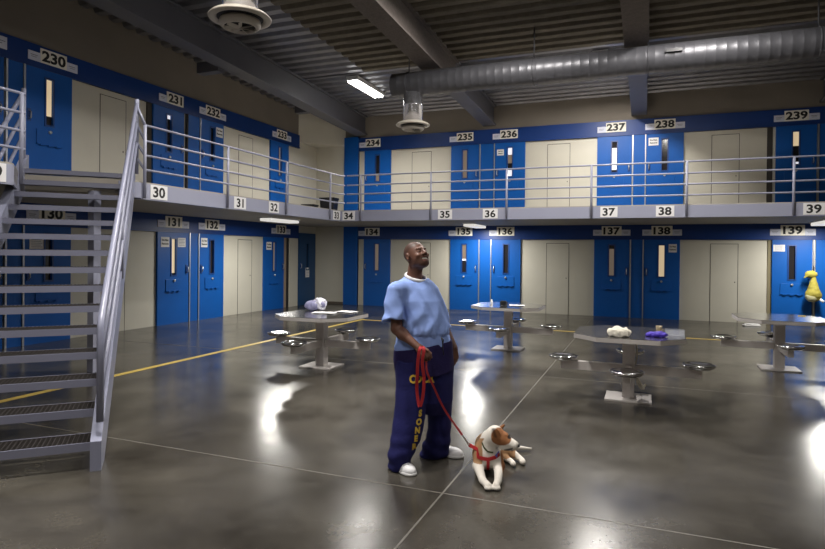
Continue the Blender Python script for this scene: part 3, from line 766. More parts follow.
def organic(name, f, lo, hi, h, m, parent=None, color=None, smooth=1, slack=2.0):
    v, F = sdf_mesh(f, lo, hi, h, slack)
    me = bpy.data.meshes.new(name)
    me.vertices.add(len(v)); me.vertices.foreach_set('co', v.astype(np.float32).ravel())
    me.loops.add(len(F)*4); me.loops.foreach_set('vertex_index', F.astype(np.int32).ravel())
    me.polygons.add(len(F)); me.polygons.foreach_set('loop_start', np.arange(0, len(F)*4, 4, dtype=np.int32))
    me.polygons.foreach_set('use_smooth', np.ones(len(F), dtype=bool))
    me.update(calc_edges=True); me.validate()
    if color is not None:
        ca = me.color_attributes.new('coat', 'FLOAT_COLOR', 'POINT')
        c = color(v); c = np.concatenate([c, np.ones((len(c), 1))], 1)
        ca.data.foreach_set('color', c.astype(np.float32).ravel())
    me.materials.append(m)
    o = bpy.data.objects.new(name, me); COL.objects.link(o)
    if parent is not None: o.parent = parent
    if smooth:
        md = o.modifiers.new('smooth', 'SMOOTH'); md.factor = 0.5; md.iterations = smooth
    return o
def march(f, pts, y0=-0.6, off=0.003, n=90):
    """first surface met going away from the camera side (+y) at each (x, z)"""
    P = np.array([(x, y0, z) for x, z in pts], float)
    for _ in range(n):
        P[:, 1] += np.clip(f(P), 0, 0.05)*0.7
    P[:, 1] -= off
    return P
def colmat(name, rough=0.6, bump=0.0, bscale=200, spec=0.4, sss=0.0, mul=None):
    m = mat(name, (0.5, 0.5, 0.5), rough, bump=bump, bscale=bscale, spec=spec, sss=sss)
    nt = m.node_tree; a = nt.nodes.new('ShaderNodeAttribute'); a.attribute_name = 'coat'
    nt.links.new(a.outputs['Color'], nt.nodes['Principled BSDF'].inputs['Base Color'])
    return m
def fbm(P, s, seed=0):
    r = np.random.RandomState(seed); out = np.zeros(len(P))
    for _ in range(6):
        k = r.normal(size=3)*s; out += np.sin(P@k + r.uniform(0, 6.28) + 1.3*np.sin(P@(r.normal(size=3)*s*0.6)))
    return out/6

# ================================================================== the man
MO = (-1.58, 4.35, 0.0); VR = yaw
def mp(px, py, dy=0.0):
    k = (1+dy/4.626)/127.8
    return ((px-428.4)*k, dy, 1.65+(252.6-py)*k)
man = empty('person', MO, VR, 'laughing man in a light blue shirt and navy trousers standing with a leashed dog', 'person')
# head frame
ph, pt = math.radians(38), math.radians(23)
Fh = Vector((math.sin(ph), -math.cos(ph), 0)); f3 = (Fh*math.cos(pt)+Vector((0, 0, 1))*math.sin(pt)).normalized()
Uh = (Vector((0, 0, 1))*math.cos(pt)-Fh*math.sin(pt)).normalized()
Uh = (Uh + Vector((1, 0, 0))*(-0.07)).normalized(); Rh = f3.cross(Uh).normalized(); Uh = Rh.cross(f3)
HR = np.array([[Rh.x, f3.x, Uh.x], [Rh.y, f3.y, Uh.y], [Rh.z, f3.z, Uh.z]])   # columns: right, forward, up
HC = A3(-0.098, 0.0, 1.627)
def hl(P): return (P-HC)@HR
def hw(*p): return tuple(HC+HR@A3(*p))
def head_f(P):
    q = hl(P)/1.04
    d = ell(q, (0, -0.012, 0.030), (0.074, 0.093, 0.080))
    d = smin(d, ell(q, (0, 0.030, -0.035), (0.065, 0.064, 0.074)), 0.03)
    d = smin(d, ell(q, (0, 0.054, -0.086), (0.042, 0.036, 0.027)), 0.025)
    d = smin(d, ell(q, (0, 0.010, -0.070), (0.056, 0.050, 0.028)), 0.02)
    d = smin(d, ell(q, (0, 0.078, 0.024), (0.046, 0.012, 0.010)), 0.014)
    for s in (-1, 1):
        d = smin(d, ell(q, (s*0.038, 0.064, -0.026), (0.022, 0.024, 0.020)), 0.012)
        d = smax(d, -ell(q, (s*0.030, 0.098, 0.004), (0.019, 0.018, 0.012)), 0.010)
        d = smin(d, sph(q, (s*0.030, 0.072, 0.003), 0.0155), 0.004)
    d = smin(d, cone(q, (0, 0.086, 0.014), (0, 0.108, -0.020), 0.007, 0.012), 0.010)
    for s in (-1, 1): d = smin(d, sph(q, (s*0.015, 0.096, -0.024), 0.0105), 0.006)
    # mouth region
    d = smin(d, ell(q, (0, 0.068, -0.058), (0.040, 0.024, 0.028)), 0.012)
    d = smax(d, -ell(q, (0, 0.094, -0.0580), (0.033, 0.022, 0.0115)), 0.004)
    for s in (-1, 1):
        d = smin(d, cone(q, (0, 0.0925, -0.0450), (s*0.034, 0.072, -0.0475), 0.0055, 0.003), 0.004)
        d = smin(d, cone(q, (0, 0.0885, -0.0755), (s*0.034, 0.070, -0.0500), 0.0062, 0.003), 0.004)
        # ears
        e = ell(q, (s*0.077, -0.010, -0.004), (0.010, 0.019, 0.031))
        e = smax(e, -ell(q, (s*0.087, -0.004, -0.004), (0.007, 0.010, 0.018)), 0.004)
        d = smin(d, e, 0.005)
    return d*1.04
def hand(W, D, N, thumb, curl, spread=0.0, sc=1.0, thumbdir=None):
    W, D, N = Vector(W), Vector(D).normalized(), Vector(N); N = (N - D*N.dot(D)).normalized(); Lt = D.cross(N)*thumb   # Lt points to the thumb side
    out = []
    L4 = [(0.0215*1.35, 0.086, (0.044, 0.026, 0.021), 0.0092), (0.0215*0.42, 0.090, (0.048, 0.029, 0.022), 0.0095), (-0.0215*0.50, 0.086, (0.044, 0.027, 0.021), 0.0090), (-0.0215*1.38, 0.078, (0.034, 0.020, 0.018), 0.0080)]
    for i, (lat, ml, ph_, r) in enumerate(L4):
        k = W + (D*ml + Lt*lat)*sc
        out.append((W + Lt*lat*0.55*sc + D*0.01, k, 0.0135*sc, 0.0115*sc))
        dd = (D + Lt*spread*(1.2-i*0.8)).normalized(); p = k; rr = r*sc
        for j, ln in enumerate(ph_):
            cu = curl[j] if not isinstance(curl[0], (tuple, list)) else curl[i][j]
            ax = dd.cross(N).normalized()
            dd = (Matrix.Rotation(-cu, 3, dd.cross(N).normalized() ) @ dd) if False else (dd*math.cos(cu) - N*math.sin(cu)).normalized()
            N2 = (N*math.cos(cu) + (dd*0)).normalized()
            # keep the local normal perpendicular to the bent direction
            Nn = (N - dd*N.dot(dd)); N_ = Nn.normalized() if Nn.length > 1e-4 else N
            q = p + dd*ln*sc; out.append((p, q, rr, rr*0.9)); p = q; rr *= 0.92
    tb = W + (D*0.022 + Lt*0.024)*sc
    td = Vector(thumbdir).normalized() if thumbdir else (D*0.75 + Lt*0.6 - N*0.25).normalized()
    t1 = tb + td*0.042*sc; td2 = (td*0.8 + D*0.35 - N*0.35).normalized(); t2 = t1 + td2*0.032*sc; t3 = t2 + (td2*0.9 - N*0.3).normalized()*0.024*sc
    out += [(tb, t1, 0.0145*sc, 0.0115*sc), (t1, t2, 0.0110*sc, 0.0098*sc), (t2, t3, 0.0098*sc, 0.0085*sc)]
    return out
rsh, lsh = mp(396, 292, -0.11), mp(433.5, 300, 0.10)
rel, rwr = mp(396.5, 329, -0.13), mp(418.5, 347.5, -0.235)
lel, lwr = mp(445.5, 329, 0.14), mp(455.3, 347.5, 0.06)
Rhand = hand(rwr, (0.80, -0.18, -0.55), (0.10, -0.85, 0.35), 1, (1.15, 1.6, 1.2), sc=0.95, thumbdir=(0.75, -0.45, -0.1))
# curled fingers are laid out by hand: each phalanx turns further towards the palm
def curled(W, D, N, thumb, angs, sc=1.0, thumbdir=None, open_thumb=False):
    W, D, N = Vector(W), Vector(D).normalized(), Vector(N); N = (N - D*N.dot(D)).normalized(); Lt = D.cross(N)*thumb
    out = []
    L4 = [(0.030, 0.086, (0.044, 0.026, 0.020), 0.0092), (0.0095, 0.091, (0.049, 0.030, 0.021), 0.0095), (-0.0115, 0.087, (0.045, 0.028, 0.020), 0.0090), (-0.031, 0.079, (0.034, 0.021, 0.018), 0.0080)]
    for i, (lat, ml, ph_, r) in enumerate(L4):
        k = W + (D*ml + Lt*lat)*sc
        out.append((W + Lt*lat*0.6*sc + D*0.008, k, 0.0140*sc, 0.0118*sc))
        ang = 0.0; p = k; rr = r*sc; aa = angs[i] if isinstance(angs[0], (tuple, list)) else angs
        for a_, ln in zip(aa, ph_):
            ang += a_; dd = D*math.cos(ang) - N*math.sin(ang) + Lt*(0.10 - 0.07*i)*math.cos(ang)
            q = p + dd.normalized()*ln*sc; out.append((p, q, rr, rr*0.9)); p = q; rr *= 0.92
    out.append((W + Lt*0.012*sc - N*0.004, W + D*0.07*sc - N*0.006, 0.017*sc, 0.014*sc))
    tb = W + (D*0.020 + Lt*0.022 - N*0.006)*sc
    td = Vector(thumbdir).normalized() if thumbdir else (D*0.7 + Lt*0.65 - N*0.3).normalized()
    t1 = tb + td*0.044*sc; td2 = (td*0.7 + D*0.4 - N*0.5 - Lt*0.2).normalized(); t2 = t1 + td2*0.032*sc; t3 = t2 + (td2 - N*0.3 - Lt*0.2).normalized()*0.024*sc
    out += [(tb, t1, 0.0150*sc, 0.0118*sc), (t1, t2, 0.0112*sc, 0.0100*sc), (t2, t3, 0.0100*sc, 0.0085*sc)]
    return out
Rhand = curled(rwr, (0.72, -0.15, -0.68), (0.35, -0.88, 0.30), -1, (1.15, 1.45, 0.95), sc=1.06, thumbdir=(0.80, -0.50, -0.35))
Lhand = curled(lwr, (0.06, -0.12, -1.0), (0.70, -0.72, 0.0), 1, ((0.25, 0.40, 0.30), (0.32, 0.45, 0.3), (0.40, 0.5, 0.35), (0.45, 0.55, 0.4)), sc=0.98, thumbdir=(-0.45, -0.35, -0.80))
def in_box(P, segs, pad):
    a = np.array([list(s_[0]) for s_ in segs]+[list(s_[1]) for s_ in segs])
    return ((P > a.min(0)-pad) & (P < a.max(0)+pad)).all(1)
def hands_f(P, segs):
    d = np.full(len(P), 0.5)
    c = np.array([list(s_[0]) for s_ in segs]).mean(0)
    d = np.maximum(np.linalg.norm(P-c, axis=1)-0.13, 0.03)
    m = in_box(P, segs, 0.045)
    if m.any():
        Q = P[m]; e = np.full(len(Q), 1.0)
        for a, b, r1, r2 in segs: e = smin(e, cone(Q, a, b, r1, r2), 0.0025)
        d[m] = e
    return d
nb = mp(414, 281, 0.02)
def body_f(P):
    d = np.full(len(P), 10.0)
    q = P
    hd = np.linalg.norm(P-HC, axis=1)-0.16
    m = hd < 0.05
    if m.any(): hd2 = hd.copy()+0.0; hd2[m] = head_f(P[m]); hd = np.where(m, hd2, np.maximum(hd, 0.02))
    d = hd
    d = smin(d, cone(q, hw(0, -0.022, -0.045), nb, 0.056, 0.060), 0.02)
    d = smin(d, cone(q, nb, mp(417, 300, 0.02), 0.058, 0.10), 0.03)
    d = smin(d, cone(q, mp(402, 289, -0.07), mp(427.5, 291, 0.07), 0.055, 0.048), 0.04)
    d = smin(d, cone(q, mp(418, 303, 0.02), mp(424, 345, 0.02), 0.125, 0.13), 0.04)
    d = smin(d, cone(q, rsh, rel, 0.046, 0.043), 0.02); d = smin(d, cone(q, rel, rwr, 0.043, 0.026), 0.01)
    fm = A3(*rel)*0.72+A3(*rwr)*0.28; d = smin(d, sph(q, fm, 0.043), 0.03)
    d = smin(d, cone(q, lsh, lel, 0.044, 0.041), 0.02); d = smin(d, cone(q, lel, lwr, 0.040, 0.026), 0.01)
    d = smin(d, hands_f(q, Rhand), 0.008); d = smin(d, hands_f(q, Lhand), 0.008)
    # legs inside the trousers
    d = smin(d, cone(q, mp(414, 360, -0.02), mp(408, 415, -0.10), 0.085, 0.06), 0.03); d = smin(d, cone(q, mp(408, 415, -0.10), mp(400, 460, -0.13), 0.058, 0.042), 0.02)
    d = smin(d, cone(q, mp(434, 360, 0.05), mp(438, 412, 0.12), 0.085, 0.06), 0.03); d = smin(d, cone(q, mp(438, 412, 0.12), mp(438, 447, 0.16), 0.058, 0.042), 0.02)
    return d
SK = A3(0.140, 0.064, 0.043)
def body_col(v):
    c = np.tile(SK, (len(v), 1)); q = hl(v)
    def blend(mask, col): 
        mk = np.clip(mask, 0, 1)[:, None]; c[:] = c*(1-mk)+A3(*col)*mk
    hairline = np.clip((q[:, 2]-0.018 - 0.42*(q[:, 1]+0.02))/0.012, 0, 1)*(q[:, 2] > -0.06)*(np.linalg.norm(v-HC, axis=1) < 0.16)
    blend(hairline*0.62, (0.030, 0.020, 0.017))                 # cropped hair
    hd = np.linalg.norm(v-HC, axis=1) < 0.16
    beard = hd*np.clip((-0.040-q[:, 2])/0.015, 0, 1)*np.clip((q[:, 1]+0.01)/0.03, 0, 1)
    blend(beard*0.35, (0.045, 0.025, 0.02))
    for s in (-1, 1):
        lid = np.exp(-(((q[:, 0]-s*0.030)/0.014)**2+((q[:, 2]-0.000)/0.0028)**2)*1.0)*(q[:, 1] > 0.06)*hd
        blend(lid*0.95, (0.012, 0.008, 0.008))                  # closed lashes
        br = np.exp(-(((q[:, 0]-s*0.031)/0.019)**2+((q[:, 2]-0.024)/0.004)**2)*1.2)*(q[:, 1] > 0.05)*hd
        blend(br*0.75, (0.02, 0.013, 0.012))                    # eyebrows
    lip = hd*(q[:, 1] > 0.07)*np.exp(-((np.abs(q[:, 2]+0.0735))/0.006)**2)*(np.abs(q[:, 0]) < 0.026)
    blend(lip*0.7, (0.20, 0.075, 0.065))
    mc = hd*(ell(q, (0, 0.088, -0.0575), (0.027, 0.020, 0.010)) < 0.0)*(q[:, 1] < 0.088)
    blend(mc*0.9, (0.05, 0.012, 0.012))
    return c
M_skin = colmat('skin', 0.50, bump=0.04, bscale=120, spec=0.4)
body = organic('body', body_f, (-0.45, -0.42, 0.02), (0.32, 0.32, 1.80), 0.0042, M_skin, man, body_col, smooth=1)
# teeth
tb_ = MB(); pts = [hw(x, 0.0880-7.0*x*x, -0.0540+4*x*x) for x in np.linspace(-0.030, 0.030, 13)]
for a, b_ in zip(pts, pts[1:]):
    w_ = HR@A3(0, 0.004, 0); hgt = HR@A3(0, 0, -0.0105)
    A_, B_ = A3(*a), A3(*b_)
    tb_.hexa([tuple(A_), tuple(B_), tuple(B_+w_), tuple(A_+w_)], [tuple(A_+hgt), tuple(B_+hgt), tuple(B_+w_+hgt), tuple(A_+w_+hgt)])
o = tb_.build('teeth', mat('tooth_white', (0.75, 0.70, 0.62), 0.3), man)

# shirt
def rowz(rows, dyf=lambda py: 0.0, ry=0.15, pad=0.0):
    out = []
    for r in rows:
        py, a, b_ = r[:3]; dy = r[3] if len(r) > 3 else dyf(py); q1, q2 = mp(a, py, dy), mp(b_, py, dy)
        hw_ = (q2[0]-q1[0])/2+pad
        out.append((q1[2], (q1[0]+q2[0])/2, dy, hw_, (r[4] if len(r) > 4 else ry)+pad))
    return out
shirt_rows = rowz([(278, 404, 428, .02, .075), (282, 397, 433, .02, .10), (288, 394, 438, .02, .125), (300, 394, 443.5, .01, .150), (312, 395, 447, .0, .160), (322, 396, 450, 0, .165), (328, 396, 451, 0, .168), (331.5, 397, 451.3, 0, .165), (334.5, 399, 450, 0, .150)])
hem_rows = rowz([(333, 400, 449, 0, .146), (336, 397, 450.5, 0, .152), (341, 396, 451.5, 0, .155), (346.5, 394.5, 451, 0, .155), (350, 395, 450, 0, .15)])
def sleeve(P, a, b, r1, r2, nrm, inner=True):
    d = cone(P, a, b, r1, r2)
    A, B_ = A3(*a), A3(*b)
    ax = A3(*nrm); ax = ax/np.linalg.norm(ax)
    d = smax(d, (P-B_)@ax, 0.004)
    return d, (P-B_)@ax
rse, lse = mp(393.6, 321, -0.13), mp(444.0, 328, 0.135)
def shirt_raw(P):
    d = loft(P, shirt_rows)
    d = smin(d, cone(P, mp(400, 289, -0.08), mp(430, 290, 0.08), 0.066, 0.058), 0.03)
    d1, c1 = sleeve(P, mp(395, 291, -0.11), rse, 0.066, 0.090, (0.05, -0.30, -1.0))
    d2, c2 = sleeve(P, mp(434, 300, 0.10), lse, 0.066, 0.064, (0.15, 0, -1.0))
    d = smin(d, d1, 0.025); d = smin(d, d2, 0.03)
    return d
def shirt_f(P):
    x, y, z = P[:, 0], P[:, 1], P[:, 2]
    fold = 0.009*(np.abs(np.sin(24*(x+0.30*(1.3-z))+1.6*np.sin(9*z+5*x)+8*y))**1.5-0.4)*np.clip((1.38-z)/0.2, 0, 1)
    fold += 0.007*np.maximum(0, np.sin(95*x+60*y+3*np.sin(14*z)))*np.clip((1.13-z)/0.10, 0, 1)
    fold += 0.009*fbm(P, 18, 3) + 0.010*np.maximum(0, np.sin(38*(x+0.5*z)+16*y))**2*np.clip((1.42-z)/0.12, 0, 1)
    d = shirt_raw(P) + fold - 0.005
    # neck opening and hollow sleeve
    nk = ell(P, mp(417.0, 275.3, 0.0), (0.094, 0.086, 0.042), None)
    d = smax(d, -nk, 0.006)
    inner = cone(P, mp(395, 300, -0.11), A3(*rse)+A3(0, 0, -0.03), 0.05, 0.072)
    d = np.maximum(d, -inner)
    inner2 = cone(P, mp(441, 305, 0.11), A3(*lse)+A3(0, 0, -0.03), 0.045, 0.054)
    return np.maximum(d, -inner2)
def hem_f(P):
    x, y, z = P[:, 0], P[:, 1], P[:, 2]
    return loft(P, hem_rows)+0.005*np.sin(60*x+45*y+2*np.sin(12*z))+0.002*fbm(P, 30, 5) 
M_shirt = mat('light_blue_cotton', (0.28, 0.40, 0.80), 0.85, var=0.05, vscale=10, bump=0.15, bscale=28, spec=0.2)
shirt = organic('shirt', lambda P: np.minimum(shirt_f(P), hem_f(P)), (-0.45, -0.34, 0.84), (0.30, 0.34, 1.60), 0.005, M_shirt, man, smooth=1)
# undershirt collar
rg = []
for k in range(40):
    a = 2*PI*k/40; cx_, cy_, cz_ = mp(416.0, 277.2, 0.0)
    dx, dy_ = math.cos(a), math.sin(a); dot = dx*0.62 + dy_*(-0.78)
    rg.append((cx_+0.083*dx, cy_+0.075*dy_, cz_-0.030*dot))
MB().tube(rg, 0.016, 8, closed=True, flat=0.55).build('undershirt_collar', mat('white_cotton', (0.72, 0.72, 0.74), 0.8), man)
# trousers
pant_hip = rowz([(341, 396, 451.5, 0, .140), (350, 394.5, 453, 0, .150), (365, 394.5, 454, 0, .155), (380, 396.5, 454.3, .0, .150), (400, 396.5, 454.5, 0, .12), (414, 400, 450, 0, 0.04)])
legR = rowz([(360, 396, 428, -.03, .13), (378, 396.2, 427.5, -.05, .125), (400, 396, 427.3, -.08, .120), (417, 394.8, 426.8, -.10, .118), (434, 393, 422.5, -.12, .115), (448, 390, 418.3, -.13, .115), (458, 388.6, 413.5, -.13, .112), (466.5, 389, 409.5, -.11, .105)])
legL = rowz([(360, 422, 453.5, .04, .13), (378, 424.5, 454.2, .06, .125), (400, 427, 454.3, .09, .118), (417, 429.4, 453.6, .12, .112), (434, 428.5, 452.6, .14, .11), (446, 425, 452, .15, .11), (454, 422.5, 450, .17, .108), (458, 423, 446, .19, .10)])
def pants_f(P):
    x, y, z = P[:, 0], P[:, 1], P[:, 2]
    d = smin(loft(P, legR), loft(P, legL), 0.006)
    d = smin(d, loft(P, pant_hip), 0.02)
    fold = 0.006*fbm(P, 16, 11) + 0.006*np.sin(55*z+9*x+2*np.sin(12*x))*np.clip((0.30-z)/0.2, 0, 1) + 0.004*np.sin(60*x+6*z)
    d = d+fold
    d = np.maximum(d, z-(0.936+0.19*(x+0.03)))
    # hollow hems
    s1 = np.array(sorted(legR))[0]; s2 = np.array(sorted(legL))[0]
    for s_ in (s1, s2):
        d = np.maximum(d, -cone(P, (s_[1], s_[2], s_[0]-0.04), (s_[1], s_[2], s_[0]+0.05), s_[3]-0.012, s_[3]-0.02))
    return d
M_navy = mat('navy_denim', (0.012, 0.013, 0.085), 0.85, var=0.25, vscale=14, bump=0.3, bscale=70, spec=0.25)
M_navy2 = mat('navy_outer_cloth', (0.018, 0.013, 0.070), 0.85, var=0.2, vscale=12, bump=0.3, bscale=60, spec=0.25)
pants = organic('trousers', pants_f, (-0.40, -0.34, 0.0), (0.30, 0.36, 1.02), 0.0055, M_navy, man, smooth=1)
flap_rows = rowz([(339, 396, 452.2, 0, .150), (345, 394.6, 453, 0, .163), (360, 394.2, 454, 0, .172), (371, 396, 454.6, 0, .178), (377, 397.5, 455, 0, .182)])
def flap_f(P):
    x, y, z = P[:, 0], P[:, 1], P[:, 2]
    d = loft(P, flap_rows)+0.004*fbm(P, 18, 21)+0.003*np.sin(45*x+3)
    cutz = (z-(0.715+0.25*np.maximum(0, x-0.08)))
    d = np.maximum(d, -cutz)
    topz = z-(0.932+0.19*(x+0.03))
    d = np.maximum(d, topz)
    d = np.maximum(d, -(loft(P, [(a, b_, c, r1-0.011, r2-0.011) for a, b_, c, r1, r2 in flap_rows])*(1.0)))
    return d
flap = organic('waist_flap', flap_f, (-0.36, -0.30, 0.60), (0.30, 0.30, 1.04), 0.005, M_navy2, man, smooth=1)
M_gold = mat('gold_print', (0.62, 0.42, 0.045), 0.7)
def wrap_letter(ch, x, z, size, sx, f, tilt=0.0, parent=None, y0=-0.45):
    me = text_mesh(ch, size, sx, 0.004, 0.0)
    bm = bmesh.new(); bm.from_mesh(me); bmesh.ops.triangulate(bm, faces=bm.faces[:])
    bmesh.ops.subdivide_edges(bm, edges=bm.edges[:], cuts=2, use_grid_fill=True)
    ct, sn = math.cos(tilt), math.sin(tilt)
    pts = [(x+v.co.x*ct-v.co.z*sn, z+v.co.x*sn+v.co.z*ct) for v in bm.verts]
    P = march(f, pts, y0, 0.005)
    for v, p in zip(bm.verts, P): v.co = p
    bm.to_mesh(me); bm.free(); me.materials.append(M_gold)
    o = bpy.data.objects.new('lettering', me); COL.objects.link(o); o.parent = parent; return o
for ch, px in (('C', 413.0), ('D', 419.0), ('C', 425.5), ('R', 432.0)):
    q = mp(px, 378.3, -0.15); wrap_letter(ch, q[0], q[2], 0.082, 0.85, pants_f, 0, pants)
for k, ch in enumerate('SONER'):
    py = 413.5+k*8.2; px = 421.0-k*1.35; q = mp(px, py, -0.20); wrap_letter(ch, q[0], q[2], 0.062, 0.80, pants_f, -0.06, pants)
# shoes
def shoe(hx, hy, tx, ty, sc=1.0, nm='shoe'):
    H_, T_ = Vector((hx, hy, 0)), Vector((tx, ty, 0)); D = (T_-H_).normalized(); L = (T_-H_).length; ang = math.atan2(D.y, D.x)
    def loc(P):
        q = P-A3(hx, hy, 0); c, s_ = math.cos(-ang), math.sin(-ang)
        return np.stack([q[:, 0]*c-q[:, 1]*s_, q[:, 0]*s_+q[:, 1]*c, q[:, 2]], 1)
    def f(P):
        q = loc(P)
        d = ell(q, (L*0.30, 0, 0.035), (L*0.34, 0.038*sc, 0.055*sc)); d = smin(d, ell(q, (L*0.70, 0, 0.028), (L*0.31, 0.046*sc, 0.042*sc)), 0.03)
        d = smin(d, cone(q, (L*0.22, 0, 0.05), (L*0.20, 0, 0.10), 0.036, 0.036), 0.02)
        d = smax(d, q[:, 2]-0.105, 0.005)
        return smax(d, 0.012-q[:, 2], 0.004)
    def fs(P):
        q = loc(P)
        d = ell(q, (L*0.25, 0, 0.010), (L*0.30, 0.042*sc, 0.06)); d = smin(d, ell(q, (L*0.70, 0, 0.010), (L*0.33, 0.051*sc, 0.06)), 0.03)
        return smax(d, np.abs(q[:, 2]-0.011)-0.010, 0.003)
    lo = (min(hx, tx)-0.1, min(hy, ty)-0.1, -0.02); hi = (max(hx, tx)+0.1, max(hy, ty)+0.1, 0.16)
    s = organic(nm, f, lo, hi, 0.005, mat('white_shoe_leather', (0.78, 0.78, 0.80), 0.45), man, smooth=2)
    organic('sole', fs, lo, hi, 0.005, mat('shoe_rubber', (0.62, 0.62, 0.62), 0.6), s, smooth=1)
    return s
shoe(-0.262, -0.08, -0.098, -0.270, 1.12)
shoe(0.050, 0.240, 0.295, 0.130, 1.12)
# drawstring
a = mp(441, 337, -0.17); b_ = mp(444, 355, -0.19)
MB().tube([a, (a[0]+0.01, a[1]-0.005, a[2]-0.03), (b_[0]-0.008, b_[1], b_[2]+0.04), b_], 0.004, 6).tube([a, (a[0]+0.018, a[1], a[2]-0.02), (a[0]+0.012, a[1]-0.004, a[2]-0.06)], 0.004, 6).build('drawstring', M_blackmetal, man)

# ================================================================== the dog
DO = (-1.02, 4.35, 0.0)
dog = empty('dog', DO, VR, 'white and brown short-haired dog lying on the floor beside the man', 'dog')
def dp(px, py, dy=0.0):
    k = (1+dy/4.42)/133.7
    return ((px-498.8)*k, dy, 1.65+(251.8-py)*k)
def dz(px, z, dy): return ((px-498.8)*(1+dy/4.42)/133.7, dy, z)
nose = dp(517.3, 444.2, -0.125)
def dog_f(P):
    q = P
    d = ell(q, dz(489.5, 0.135, 0.02), (0.098, 0.10, 0.105))                   # chest
    d = smin(d, cone(q, dz(488, 0.135, 0.05), dz(496, 0.11, 0.36), 0.093, 0.085), 0.04)   # trunk
    d = smin(d, ell(q, dz(497, 0.095, 0.38), (0.11, 0.11, 0.09)), 0.03)
    d = smin(d, cone(q, dz(488.5, 0.185, 0.01), dp(491, 437.5, -0.01), 0.078, 0.066), 0.03)   # neck
    d = smin(d, ell(q, dp(496, 434, -0.035), (0.070, 0.068, 0.074)), 0.02)          # skull
    d = smin(d, ell(q, dp(501, 437, -0.055), (0.056, 0.054, 0.056)), 0.02)
    d = smin(d, cone(q, dp(505.5, 439.0, -0.075), dp(513.8, 443.4, -0.11), 0.043, 0.033), 0.02)  # muzzle
    d = smin(d, cone(q, dp(503, 445.0, -0.07), dp(511.5, 446.8, -0.105), 0.026, 0.020), 0.012)
    d = smin(d, ell(q, dp(505.5, 433.0, -0.065), (0.020, 0.028, 0.012)), 0.02)      # brow
    d = smax(d, -sph(q, dp(509.3, 436.0, -0.128), 0.012), 0.008)
    # ears: near flap hangs over the cheek, far one pokes up
    R = np.array(Matrix.Rotation(math.radians(-28), 3, 'Y'))
    ear = ell(q, dp(495.6, 432.0, -0.098), (0.030, 0.010, 0.047), R)
    ear = smin(ear, cone(q, dp(493.5, 428.0, -0.085), dp(498.8, 438.3, -0.106), 0.016, 0.007), 0.015)
    d = smin(d, ear, 0.006)
    d = smin(d, cone(q, dp(501.5, 427.5, 0.02), dp(505.8, 423.6, 0.015), 0.018, 0.008), 0.01)
    # forelegs stretched on the floor
    for ep, wp, pp in ((478.8, 480.2, 484.0), (499.5, 495.8, 491.8)):
        sx = 0.9 if ep < 489 else 1
        d = smin(d, cone(q, dz(483 if ep < 489 else 497.5, 0.135, 0.0), dz(ep+0.8, 0.075, -0.04), 0.052, 0.042), 0.03)
        d = smin(d, cone(q, dz(ep+0.5, 0.068, -0.04), dz(wp, 0.036, -0.22), 0.038, 0.0255), 0.02)
        d = smin(d, cone(q, dz(wp, 0.034, -0.22), dz(pp, 0.026, -0.30), 0.0255, 0.026), 0.012)
        for t in (-0.021, -0.007, 0.007, 0.021):
            x_, y_, z_ = dz(pp, 0.019, -0.325)
            y_ += abs(t)*0.5; d = smin(d, ell(q, (x_+t*1.0, y_, z_), (0.0098, 0.017, 0.015)), 0.002)
    # hind leg on the right side: haunch, hock, paw
    d = smin(d, ell(q, dz(512, 0.075, 0.33), (0.085, 0.085, 0.070)), 0.025)
    d = smin(d, cone(q, dz(514, 0.07, 0.31), dz(521.5, 0.045, 0.27), 0.045, 0.030), 0.02)
    d = smin(d, cone(q, dz(521.5, 0.045, 0.30), dz(527.5, 0.028, 0.23), 0.030, 0.022), 0.015)
    d = smin(d, ell(q, dz(528.3, 0.024, 0.20), (0.024, 0.038, 0.024)), 0.01)
    d = smin(d, cone(q, dz(507, 0.05, 0.30), dz(517, 0.027, 0.19), 0.032, 0.020), 0.012)   # the other hind foot
    d = smin(d, ell(q, dz(518.0, 0.022, 0.16), (0.022, 0.036, 0.022)), 0.01)
    d = smin(d, cone(q, dz(508, 0.05, 0.42), dz(524, 0.035, 0.50), 0.028, 0.023), 0.015)
    d = smin(d, cone(q, dz(524, 0.035, 0.50), dz(542, 0.020, 0.52), 0.023, 0.008), 0.008)
    return smax(d, 0.001-q[:, 2], 0.003)
WHT = (0.66, 0.62, 0.56); BRN = (0.24, 0.10, 0.040); TAN = (0.32, 0.185, 0.095)
